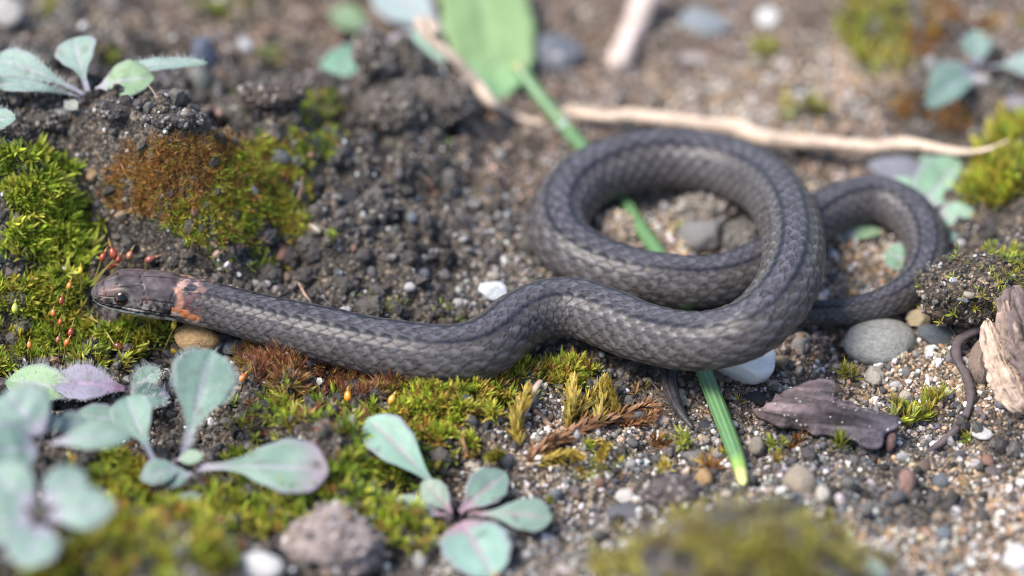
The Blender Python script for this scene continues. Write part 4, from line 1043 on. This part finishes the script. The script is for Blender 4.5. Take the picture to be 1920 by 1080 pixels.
def seedling(label, c, leaves, hc=None, core=(.20, .07, .09), coreh=.12, group='downy seedlings', stemcol=None):
    """c: photo place of the crown; leaves: (foot px, tip px, foot lift, tip lift, width px, kwargs)"""
    base = on(*c)
    o = empty('seedling', base, label, 'seedling', group)
    top = base + [0, 0, coreh]
    V, F, al_, _t = tube([list(base - [0, 0, .15]) + [.09], list(base + [0, 0, coreh * .5]) + [.075], list(top) + [.05]], 14, 10, bump=.15)
    build('stem', V, F, M_GRASS, parent=o, col=np.tile(stemcol or core, (len(V), 1)))
    for k, (f, t, hf, ht, w_, kw) in enumerate(leaves):
        zb = base[2]
        leaf(o, P(f[0], f[1], zb + hf), P(t[0], t[1], zb + ht), w_, seed=k * 3.1 + c[0] * .01, **kw)
    return o
seedling('far downy seedling with five pale leaves on the crest of the near bank', (165, 190), [
    ((160, 178), (-12, 112), .10, .35, 62, dict(col=PALE, arch=.12, hair=260)), ((165, 172), (138, 70), .15, .55, 84, dict(col=PALE, arch=.10, face=(0, -.8, .6))),
    ((178, 166), (290, 146), .15, .30, 72, dict(col=GRNL, shape='oval', arch=.14)), ((190, 142), (390, 118), .12, .45, 30, dict(col=PALE, shape='oval', hair=260)),
    ((152, 182), (-10, 156), .08, .30, 30, dict(col=PALE, hair=260)), ((120, 190), (145, 205), .02, .02, 26, dict(col=(.26, .30, .24), shape='oval'))], core=(.07, .035, .02), coreh=.3)
seedling('lone downy leaf poking in at the frame edge below the far seedling', (-25, 236), [((-30, 232), (30, 222), .05, .2, 42, dict(col=TEAL, shape='oval', hair=120))])
seedling('small downy seedling of violet and green leaves behind the front seedling', (243, 734), [
    ((160, 742), (10, 712), .12, .10, 76, dict(col=GRNL, shape='oval', hair=320)), ((236, 730), (96, 716), .18, .20, 68, dict(col=PURP, shape='oval', edge=(.34, .28, .40), rib=(.36, .22, .36), hair=420)),
    ((244, 738), (300, 690), .10, .30, 46, dict(col=TEAL, shape='oval', hair=420)), ((318, 740), (246, 752), .05, .25, 50, dict(col=TEAL, shape='round', hair=160)),
    ((312, 728), (398, 664), .05, .30, 62, dict(col=(.24, .36, .29), shape='oval', hair=650))])
seedling('front downy seedling with one tall spoon-shaped leaf and a purple-tipped side leaf', (338, 875), [
    ((343, 858), (396, 655), .25, 1.05, 122, dict(col=TEAL, arch=.06, cup=.10, face=(.15, -.85, .5), hair=500)), ((290, 868), (236, 742), .25, .65, 84, dict(col=TEAL, face=(0, -.7, .7))),
    ((262, 800), (142, 776), .35, .55, 48, dict(col=TEAL, shape='oval')), ((368, 878), (618, 884), .2, .35, 100, dict(col=TEAL, arch=.10, tipcol=(.42, .30, .38))),
    ((345, 880), (262, 898), .25, .25, 50, dict(col=PALE, shape='oval', arch=.2)), ((362, 888), (300, 905), .25, .2, 40, dict(col=TEAL, shape='oval')),
    ((330, 862), (382, 856), .25, .35, 28, dict(col=(.24, .36, .24), shape='oval')), ((312, 938), (394, 962), .05, .02, 54, dict(col=(.22, .34, .22), shape='oval'))], core=(.30, .24, .22), coreh=.22)
seedling('blurred nearest seedling high at the frame edge, its leaves crossing the front seedling', (70, 850), [
    ((95, 832), (250, 815), 1.05, 1.15, 50, dict(col=TEAL, shape='oval')), ((80, 815), (8, 735), 1.05, 1.40, 110, dict(col=PALE, shape='round')), ((82, 812), (88, 775), 1.00, 1.10, 60, dict(col=PALE, shape='round')),
    ((70, 840), (-30, 850), 1.00, 1.20, 96, dict(col=TEAL, shape='round')), ((90, 800), (165, 790), 0.90, 0.90, 40, dict(col=PALE, shape='oval'))], coreh=.95, core=(.26, .14, .20))
seedling('blurred nearest seedling low in the corner with a reddish heart', (72, 975), [
    ((82, 945), (158, 885), 1.05, 1.20, 72, dict(col=PALE, shape='round')), ((88, 972), (218, 948), 1.00, 1.10, 78, dict(col=PALE, shape='oval')), ((60, 950), (-20, 880), 1.00, 1.20, 92, dict(col=TEAL, shape='round')),
    ((80, 985), (48, 1066), 1.00, 0.90, 104, dict(col=PALE, shape='round')), ((58, 975), (-40, 985), 1.00, 1.00, 90, dict(col=TEAL, shape='round'))], coreh=.95, core=(.34, .12, .18))
seedling('middle downy seedling with a red heart and one long leaf reaching over the moss', (858, 978), [
    ((845, 945), (688, 784), .15, .70, 84, dict(rib=(.42, .24, .32), col=(.27, .44, .34), arch=.08, face=(.2, -.6, .8), shape='spoon')), ((848, 962), (792, 902), .15, .35, 50, dict(rib=(.42, .24, .32), col=(.27, .36, .27), shape='oval')),
    ((838, 968), (722, 944), .12, .2, 46, dict(rib=(.42, .24, .32), col=(.24, .36, .29), shape='oval')), ((862, 960), (950, 886), .15, .30, 72, dict(rib=(.42, .24, .32), col=TEAL, shape='oval')),
    ((878, 966), (1036, 972), .15, .25, 66, dict(rib=(.42, .24, .32), col=TEAL, arch=.12)), ((862, 980), (926, 1084), .2, .25, 126, dict(rib=(.42, .24, .32), col=(.26, .43, .35), shape='round', arch=.12)),
    ((852, 985), (862, 1035), .08, .08, 60, dict(rib=(.42, .24, .32), col=(.34, .34, .32), shape='oval'))], core=(.34, .04, .10), coreh=.3)
seedling('farthest small seedling with four pale leaves above the pale root', (1836, 132), [
    ((1832, 126), (1830, 56), .12, .45, 58, dict(col=TEAL, shape='oval', face=(0, -.8, .6))), ((1832, 134), (1732, 200), .15, .25, 54, dict(col=TEAL, shape='oval')),
    ((1826, 130), (1740, 148), .12, .25, 44, dict(col=(.25, .38, .31), shape='oval')), ((1845, 128), (1966, 122), .15, .35, 58, dict(col=PALE))], core=(.30, .16, .18))
seedling('low lobed-leaf plant behind the loop of the tail', (1745, 380), [
    ((1722, 392), (1800, 300), .10, .25, 92, dict(col=(.28, .46, .30), shape='round', arch=.05)), ((1752, 408), (1832, 418), .08, .15, 66, dict(col=(.28, .45, .32), shape='round')), ((1752, 420), (1786, 494), .08, .03, 62, dict(col=(.27, .43, .33), shape='round')),
    ((1728, 375), (1666, 340), .08, .15, 46, dict(col=(.24, .40, .28), shape='round')), ((1740, 320), (1745, 292), .1, .2, 40, dict(col=(.26, .42, .28), shape='round'))], core=(.2, .25, .12), coreh=.05)
seedling('dim green leaf seen inside the loop of the tail, upper one', (1580, 446), [((1582, 442), (1652, 434), .03, .05, 26, dict(col=(.22, .36, .18), shape='round'))], coreh=.02, core=(.15, .2, .08))
seedling('dim green leaf seen inside the loop of the tail, lower one', (1695, 500), [((1712, 492), (1660, 476), .03, .05, 56, dict(col=(.16, .30, .19), shape='round'))], coreh=.02, core=(.15, .2, .08))
seedling('blurred broad leaf plant in the far soil, its yellow-green leaf the largest', (840, 30), [
    ((885, -130), (938, 188), .45, .02, 172, dict(tipcol=(.24, .44, .22), col=(.24, .37, .16), shape='round', arch=.0, face=(.1, -.6, .7), edge=(.34, .42, .22), rib=(.36, .5, .26))), ((830, 62), (700, -30), .2, .5, 96, dict(col=(.33, .42, .40), shape='oval')),
    ((700, 90), (606, 150), .35, .45, 66, dict(col=(.22, .42, .28), shape='round')), ((735, 70), (828, 132), .35, .35, 84, dict(col=(.22, .36, .27), shape='round')), ((700, 60), (620, 20), .1, .3, 50, dict(col=(.16, .28, .12), shape='oval'))], core=(.16, .11, .10))
seedling('half-hidden green leaf at the near frame edge below the mossy mound', (1640, 1085), [((1670, 1080), (1600, 1066), .35, .40, 40, dict(col=TEAL, shape='oval'))])

# fine plant litter: broken fibres and rootlets lying about
def litter(n):
    px, py = rng.uniform(0, 1920, n), rng.uniform(150, 1000, n)
    b_ = G(px, py); Vs, Fs, cs = [], [], []
    a_ = rng.uniform(0, 6.28, n); l_ = rng.uniform(.08, .32, n); pal = np.array([(.20, .12, .07), (.09, .06, .045), (.36, .27, .18), (.05, .04, .035)])
    for k in range(n):
        d_ = np.array([math.cos(a_[k]), math.sin(a_[k]), rng.uniform(0, .35)]); m_ = b_[k] + d_ * l_[k] * .5 + rng.normal(0, .02, 3); e_ = b_[k] + d_ * l_[k]
        r_ = rng.uniform(.004, .010)
        V, F, al_, _t = tube([list(b_[k] + [0, 0, .02]) + [r_], list(m_ + [0, 0, .03]) + [r_], list(e_ + [0, 0, .02]) + [r_ * .6]], 6, 5)
        Vs.append(V); Fs.append(F + 30 * k); cs.append(np.tile(pal[rng.integers(4)], (30, 1)))
    tag(build('plant_litter', np.vstack(Vs), np.vstack(Fs), M_STALK, col=np.vstack(cs)), 'fine broken fibres and rootlets littering the soil', 'litter', kind='stuff')
litter(380)

# ------------------------------------------------------------------ green stem under the snake
rows = [(966, 116, .85, 12), (1010, 178, .5, 13), (1058, 236, .12, 12.5), (1112, 300, .05, 13), (1165, 370, .06, 13), (1203, 430, .05, 13.5), (1240, 486, .03, 14), (1285, 590, .02, 15), (1318, 690, .06, 15), (1345, 760, .10, 15.5), (1372, 830, .10, 15), (1386, 872, .09, 13), (1395, 910, .06, 8)]
pts = []
for x_, y_, h_, r_ in rows:
    g_ = G1(x_, y_); hh = max(h_ * .6 + .06, g_[2] + .02) + .05
    p = P(x_, y_, hh); pts.append(list(p) + [r_ * pscale(p)])
V, F, al_, ang_ = tube(pts, 150, 28, ridges=9, ridge=.07, flat=.85)
c = np.where(np.cos(ang_ * 9)[:, None] > .2, [[.17, .31, .10]], [[.085, .19, .095]]) * np.ones((len(V), 1))
k_ = sstep(al_, .955, .975)[:, None]; c = c * (1 - k_) + np.array([.62, .62, .22]) * k_
k_ = sstep(al_, .93, .96)[:, None] * (1 - k_); c = c * (1 - k_) + np.array([.28, .44, .10]) * k_
k_ = sstep(al_, .03, .0)[:, None]; c = c * (1 - k_) + np.array([.4, .38, .15]) * k_
stem = empty('green_stem', pts[-1][:3], 'long ribbed green plant stem lying under the snake, pale yellow at its tip', 'stem')
build('shaft', V, F, M_GRASS, parent=stem, col=c)
nd_ = np.array(pts[2][:3]); V, F, a2, _t = tube([list(np.array(pts[1][:3]) * .12 + nd_ * .88) + [pts[2][3] * 1.12], list(nd_) + [pts[2][3] * 1.2], list(np.array(pts[3][:3]) * .1 + nd_ * .9) + [pts[2][3] * 1.1]], 10, 18)
build('joint', V, F, M_GRASS, parent=stem, col=np.tile([.46, .52, .48], (len(V), 1)))

# ------------------------------------------------------------------ roots and twigs
def root(name, label, rows, col, n=110, sides=16, bump_=.18, flat=.8, cat='root', freq=3.0, m=M_ROOT):
    pts = []
    for x_, y_, h_, r_ in rows:
        g_ = G1(x_, y_); p = P(x_, y_, max(g_[2], -.2) + h_); pts.append(list(p) + [r_ * pscale(p)])
    V, F, al_, an_ = tube(pts, n, sides, bump=bump_, seed=len(label), flat=flat, freq=freq)
    st = fbm(np.stack([al_ * 6, np.cos(an_) * 3, np.sin(an_) * 3], 1) * [1, 2.5, 2.5], 3, 7)
    c = np.array(col)[None] * (1 + .6 * st)[:, None]
    crack = (st < -.35); c[crack] *= .5
    return tag(build(name, V, F, m, base=pts[0][:3], col=c), label, cat)
root('pale_root', 'thick pale peeled root stretched behind the ring of the snake', [(1050, 216, .18, 10), (1075, 210, .22, 14), (1140, 218, .24, 13), (1200, 217, .25, 14), (1320, 232, .28, 15), (1380, 240, .28, 18), (1440, 258, .28, 18), (1560, 268, .26, 14), (1640, 274, .26, 14), (1700, 269, .26, 13), (1800, 285, .30, 8), (1850, 280, .35, 5), (1892, 262, .4, 2)], (.60, .47, .36), bump_=.38, freq=3.6, n=220, sides=24)
root('pale_tendril', 'pale dry tendril hooked over the broad far leaf', [(815, 95, .9, 5), (818, 62, 1.2, 9), (806, 42, 1.3, 10), (786, 40, 1.3, 10), (800, 68, 1.25, 10), (850, 108, 1.1, 11), (895, 158, .75, 12), (925, 195, .45, 11), (965, 218, .08, 8), (1020, 232, .03, 6)], (.50, .40, .32), bump_=.1)
root('dry_stick', 'blurred pale dry stick slanting into the far gravel', [(1222, -40, .5, 26), (1205, 10, .4, 25), (1185, 60, .28, 24), (1165, 105, .12, 24), (1152, 135, -.02, 16)], (.52, .42, .37))
root('thin_twig', 'thin grey twig sticking out beyond the pale root', [(1370, 232, .15, 4), (1410, 218, .25, 4.5), (1458, 200, .35, 3.5)], (.34, .29, .26), n=30, sides=8, cat='twig')
root('dark_rootlet', 'dark forked rootlet curling beside the weathered wood', [(1862, 605, .25, 8.6), (1825, 622, .2, 9.4), (1797, 642, .15, 9.4), (1795, 672, .12, 9.4), (1812, 705, .1, 9.4), (1820, 745, .1, 8.6), (1808, 785, .1, 7.9), (1782, 815, .1, 7.9), (1752, 838, .08, 7.2), (1734, 850, .04, 4.3)], (.10, .078, .08), cat='rootlet', bump_=.5, freq=6, n=180)
root('dry_twig', 'pale dry twig standing in the yellow-green moss', [(978, 786, .05, 6), (992, 752, .2, 8), (1004, 728, .32, 8), (1016, 712, .4, 6)], (.38, .28, .22), n=30, sides=8, cat='twig', bump_=.3)
root('dry_twig', 'short brown twig lying against the pale dry twig', [(1000, 768, .06, 6), (1018, 785, .07, 7), (1034, 800, .06, 5)], (.28, .18, .13), n=24, sides=8, cat='twig', bump_=.3)
root('brown_fibre', 'bowed brown fibre in the moss near the middle seedling', [(872, 805, .05, 2.5), (868, 825, .15, 3), (876, 845, .15, 3), (882, 862, .04, 2)], (.32, .18, .10), n=30, sides=6, cat='fibre')
root('brown_fibre', 'reddish looped fibre on the dark soil behind the snake', [(800, 388, .03, 2), (812, 372, .1, 2.5), (808, 345, .12, 2.5), (796, 332, .1, 2)], (.24, .12, .08), n=30, sides=6, cat='fibre')
root('brown_fibre', 'straw-coloured fibre just behind the neck of the snake', [(560, 530, .1, 3), (572, 552, .15, 3), (585, 568, .1, 3)], (.34, .22, .17), n=24, sides=6, cat='fibre')
root('withered_shoot', 'curled withered brown shoot on the crest behind the rust moss', [(380, 212, .05, 8), (398, 202, .15, 7), (412, 215, .15, 6), (410, 235, .06, 5)], (.30, .19, .15), n=40, sides=8, cat='shoot', bump_=.3)
root('withered_shoot', 'straw wisp sticking up at the shoulder of the bank', [(560, 375, .02, 6), (566, 355, .15, 5), (567, 332, .32, 2)], (.42, .28, .2), n=30, sides=8, cat='shoot')
# striped seed
p = on(590, 432, .03); s = pscale(p); d = unit(np.array([.45, -.55, .1]))
sd_o = empty('seed', p, 'pale striped seed lying on the dark soil beside the moss', 'seed')
prof = [(-1, .05), (-.8, .3), (-.4, .5), (.1, .55), (.5, .45), (.85, .22), (1, .05)]
V, F, al_, an_ = tube([list(p + d * a_ * 20 * s) + [r_ * 17 * s] for a_, r_ in prof], 30, 18, ends=False)
build('hull', V, F, M_GRASS, parent=sd_o, col=np.where((np.cos(an_ * 6) > .3)[:, None], [[.50, .46, .38]], [[.16, .13, .10]]) * np.ones((len(V), 1)))
V, F, al_, an_ = tube([list(p - d * 19 * s) + [3 * s], list(p - d * 26 * s + [0, 0, .03]) + [4 * s], list(p - d * 32 * s + [-.02, 0, .02]) + [2 * s]], 8, 8)
build('tip', V, F, M_GRASS, parent=sd_o, col=np.tile([.6, .58, .52], (len(V), 1)))

# ------------------------------------------------------------------ bark chip
OUT = [(1408, 768), (1432, 762), (1465, 738), (1500, 716), (1548, 708), (1566, 716), (1574, 748), (1610, 760), (1652, 772), (1688, 782), (1680, 800), (1660, 808), (1650, 834), (1630, 838), (1606, 822), (1560, 815), (1500, 808), (1462, 800), (1430, 786)]
g0 = on(1535, 810)
def chip_pt(px, py): return P(px, py, g0[2] + .12 + (812 - py) * .0030 + .05 * math.sin(px * .02))
op = np.array([chip_pt(*a_) for a_ in OUT])
# dense outline, then rings shrinking to a spine
op2, _u = spline(np.vstack([op, op[:1]]), 121); op2 = op2[:-1]
op2 = op2 + .032 * np.stack([vnoise(op2 * 9, 3), vnoise(op2 * 9, 8), .4 * vnoise(op2 * 9, 13)], 1)
cx0 = op2.mean(0)
spine = cx0 + (op2 - cx0) * [.55, .12, .12]
R_ = 16; Vt = []
for k in range(R_ + 1):
    f_ = k / R_; ringp = op2 * (1 - f_) + spine * f_
    x_ = ringp[:, 0]; y_ = ringp[:, 1] + .25 * x_
    z_ = .05 * np.sin(y_ * 26 + .8 * vnoise(ringp[:, :2] * 1.5, 5) * 3) * sstep(np.full(len(x_), f_), 0, .15) * .75 + .07 * fbm(np.stack([ringp[:, 0] * 1.5, y_ * 12], 1), 4, 6) + .06 * f_
    Vt.append(ringp + np.stack([0 * x_, 0 * x_, z_], 1))
Vt = np.array(Vt); no = len(op2)
top = Vt.reshape(-1, 3); bot = Vt.copy(); bot[..., 2] = Vt[..., 2] - .05 - .02 * vnoise(Vt[..., :2] * 5, 4); bot = bot.reshape(-1, 3)
i = (np.arange(R_)[:, None] * no + np.arange(no)[None]); j = (np.arange(R_)[:, None] * no + (np.arange(no)[None] + 1) % no)
F = np.stack([i, j, j + no, i + no], -1).reshape(-1, 4); o_ = len(top)
k0 = np.arange(no); k1 = (k0 + 1) % no
Fb = F[:, ::-1] + o_; Fs = np.stack([k0, k0 + o_, k1 + o_, k1], 1)
inner = R_ * no + np.arange(no)
xy = top[:, :2]; st = fbm(np.stack([xy[:, 0] * 1.2, (xy[:, 1] + .25 * xy[:, 0]) * 14], 1), 4, 12)
t_ = sstep(xy[:, 0], op2[:, 0].min(), op2[:, 0].max())[:, None]
c = (np.array([.125, .092, .092]) * (1 - t_) + np.array([.070, .062, .078]) * t_) * (1 + 1.5 * st).clip(.25, 3)[:, None]
V_ = np.vstack([top, bot]); c = np.vstack([c, c * .7]).clip(.01, .8)
chip = build('bark_chip', V_, [F, Fb, Fs, inner[None], (inner[::-1] + o_)[None]], M_BARK, base=g0, col=c)
tag(chip, 'thin curved purple-brown chip of bark lying on the gravel, dusted with grains', 'bark')
m = 42
sel = rng.integers(0, len(top), m); pos = top[sel] + rng.normal(0, .015, (m, 3)) * [1, 1, 0] + [0, 0, .008]
V, F, cc = grain_mesh(pos, rng.uniform(.007, .018, m), np.array([(.5, .58, .55), (.4, .36, .3), (.2, .18, .17), (.46, .43, .40)])[rng.integers(4, size=m)])
gd = build('dust_grains', V, F, M_GRAIN, parent=chip, col=cc, smooth=False); gd['kind'] = 'stuff'
root('bark_splinter', 'dark broken splinter at the blunt end of the bark chip', [(1655, 775, .2, 7), (1668, 800, .22, 12), (1670, 830, .15, 11), (1663, 848, .05, 5)], (.11, .065, .06), n=30, sides=10, bump_=.35, cat='splinter', m=M_BARK)

# ------------------------------------------------------------------ weathered wood
g0 = on(1890, 700)
wood = empty('weathered_wood', g0, 'broken weathered piece of wood with a pale split face at the frame edge', 'wood')
def plank(name, spine_px, wpx, dz, col, seed, label=None, rough=.34, flat=.6):
    pts = []
    for (x_, y_, h_, r_) in spine_px:
        p = P(x_, y_, g0[2] + h_); pts.append(list(p) + [r_ * pscale(p)])
    V, F, al_, an_ = tube(pts, 140, 64, bump=rough, seed=seed, flat=flat, freq=2.6, ridges=5, ridge=.05)
    st = fbm(np.stack([al_ * 5, np.cos(an_) * 2.5 + seed, np.sin(an_) * 2.5], 1) * [1, 3, 3], 4, seed)
    dark = st < -.28
    V = V + unit(V - V.mean(0)) * (st * .14)[:, None]
    c = np.array(col)[None] * (1 + .5 * st)[:, None]; c[dark] = c[dark] * .35
    b_ = build(name, V, F, M_BARK, parent=wood, col=c.clip(.01, .85))
    if label: b_['label'] = label
plank('split_face', [(1852, 605, .75, 12), (1862, 640, .6, 24), (1880, 690, .42, 28), (1902, 740, .2, 30), (1925, 772, .05, 20)], 0, 0, (.48, .36, .28), 3, 'pale sunlit split face')
plank('bark_side', [(1900, 545, 1.05, 20), (1915, 590, .95, 38), (1930, 640, .7, 42), (1950, 700, .45, 40), (1960, 740, .2, 24)], 0, 0, (.16, .12, .11), 5, 'dark bark side')
plank('rib', [(1886, 575, 1.05, 8), (1893, 620, .85, 15), (1902, 660, .65, 14), (1912, 690, .5, 8)], 0, 0, (.30, .22, .18), 8)

# ------------------------------------------------------------------ mossy clod behind the tail
px, py = 1850, 545
gp = G1(px, py + 60); s = pscale(gp)
B, F = ICO4
V = B * (1 + .38 * fbm(B * 1.4 + 3, 3, 4) + .16 * (.3 - np.abs(vnoise(B * 3.2, 6))) + .08 * fbm(B * 7, 3, 9))[:, None]
V = V * np.array([124 * s, 90 * s, 66 * s]) + P(px, py, gp[2] + .38)
clod = empty('mossy_clod', gp, 'dark gritty clod dotted with moss and quartz beside the loop of the tail', 'clod')
cc = np.array([.085, .072, .060]) * (1 + .7 * fbm(V * 3, 3, 2))[:, None]
build('lump', V, F, M_SOIL, parent=clod, col=cc)
up_ok = np.where((B[:, 2] > -.2) & (B[:, 1] < .5))[0]
m = 560; sel = rng.choice(up_ok, m)
pal = np.array([(.07, .065, .06), (.11, .1, .09), (.05, .05, .055), (.2, .18, .16), (.45, .43, .42), (.22, .16, .1), (.09, .085, .08)])
V2, F2, c2 = grain_mesh(V[sel] + rng.normal(0, .02, (m, 3)), rng.uniform(.010, .034, m) * np.where(rng.random(m) < .06, 1.6, 1), pal[rng.choice(7, m, p=[.26, .2, .2, .12, .07, .07, .08])])
gq = build('clod_grains', V2, F2, M_GRAIN, parent=clod, col=c2, smooth=False); gq['kind'] = 'stuff'
up_g = np.where((B[:, 2] > .2) & (B[:, 0] > .0) & (fbm(B * 2.2, 2, 8) > -.1))[0]
sel = np.concatenate([rng.choice(up_ok, 40), rng.choice(up_g, 110)]); V3, F3, c3 = moss_shoots(V[sel], unit(unit(B[sel]) + [0, 0, .6]), rng.uniform(.06, .12, 150), BRIGHT + OLIVE, 9)
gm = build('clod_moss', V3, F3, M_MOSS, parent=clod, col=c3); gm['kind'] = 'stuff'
def clod_on(px, py):
    d = ray(px, py); best = None
    rel = V - CAM; t_ = rel @ unit(d); off = np.linalg.norm(rel - t_[:, None] * unit(d), axis=1)
    k_ = np.where(off < .12)[0]
    return V[k_[np.argmin(t_[k_])]] if len(k_) else P(px, py, gp[2] + .5)
for px_, py_, wd_, colr, lab in ((1786, 513, 22, (.72, .72, .74), 'flat white chip stuck on the face of the mossy clod'), (1910, 502, 13, (.5, .52, .55), 'glassy grey bead on the upper side of the mossy clod'), (1800, 567, 24, (.24, .27, .31), 'blue-grey sliver low on the face of the mossy clod'), (1824, 548, 26, (.46, .38, .3), 'tan crumb cluster in the middle of the mossy clod'), (1858, 580, 22, (.30, .21, .10), 'brown pebble in the lower face of the mossy clod')):
    p = clod_on(px_, py_); me = rock_mesh('chip', int(px_), 2, 5, .15)
    me.materials.append(M_STONE)
    o = link('chip', me, None, p - unit(p - CAM) * .02); o.scale = np.array([1, .6, .55]) * wd_ / 2 * s; o.color = (*colr, 1); o.rotation_euler = (.5, .2, .3 * (px_ % 3))
    tag(o, lab, 'chip', 'chips embedded in the mossy clod')
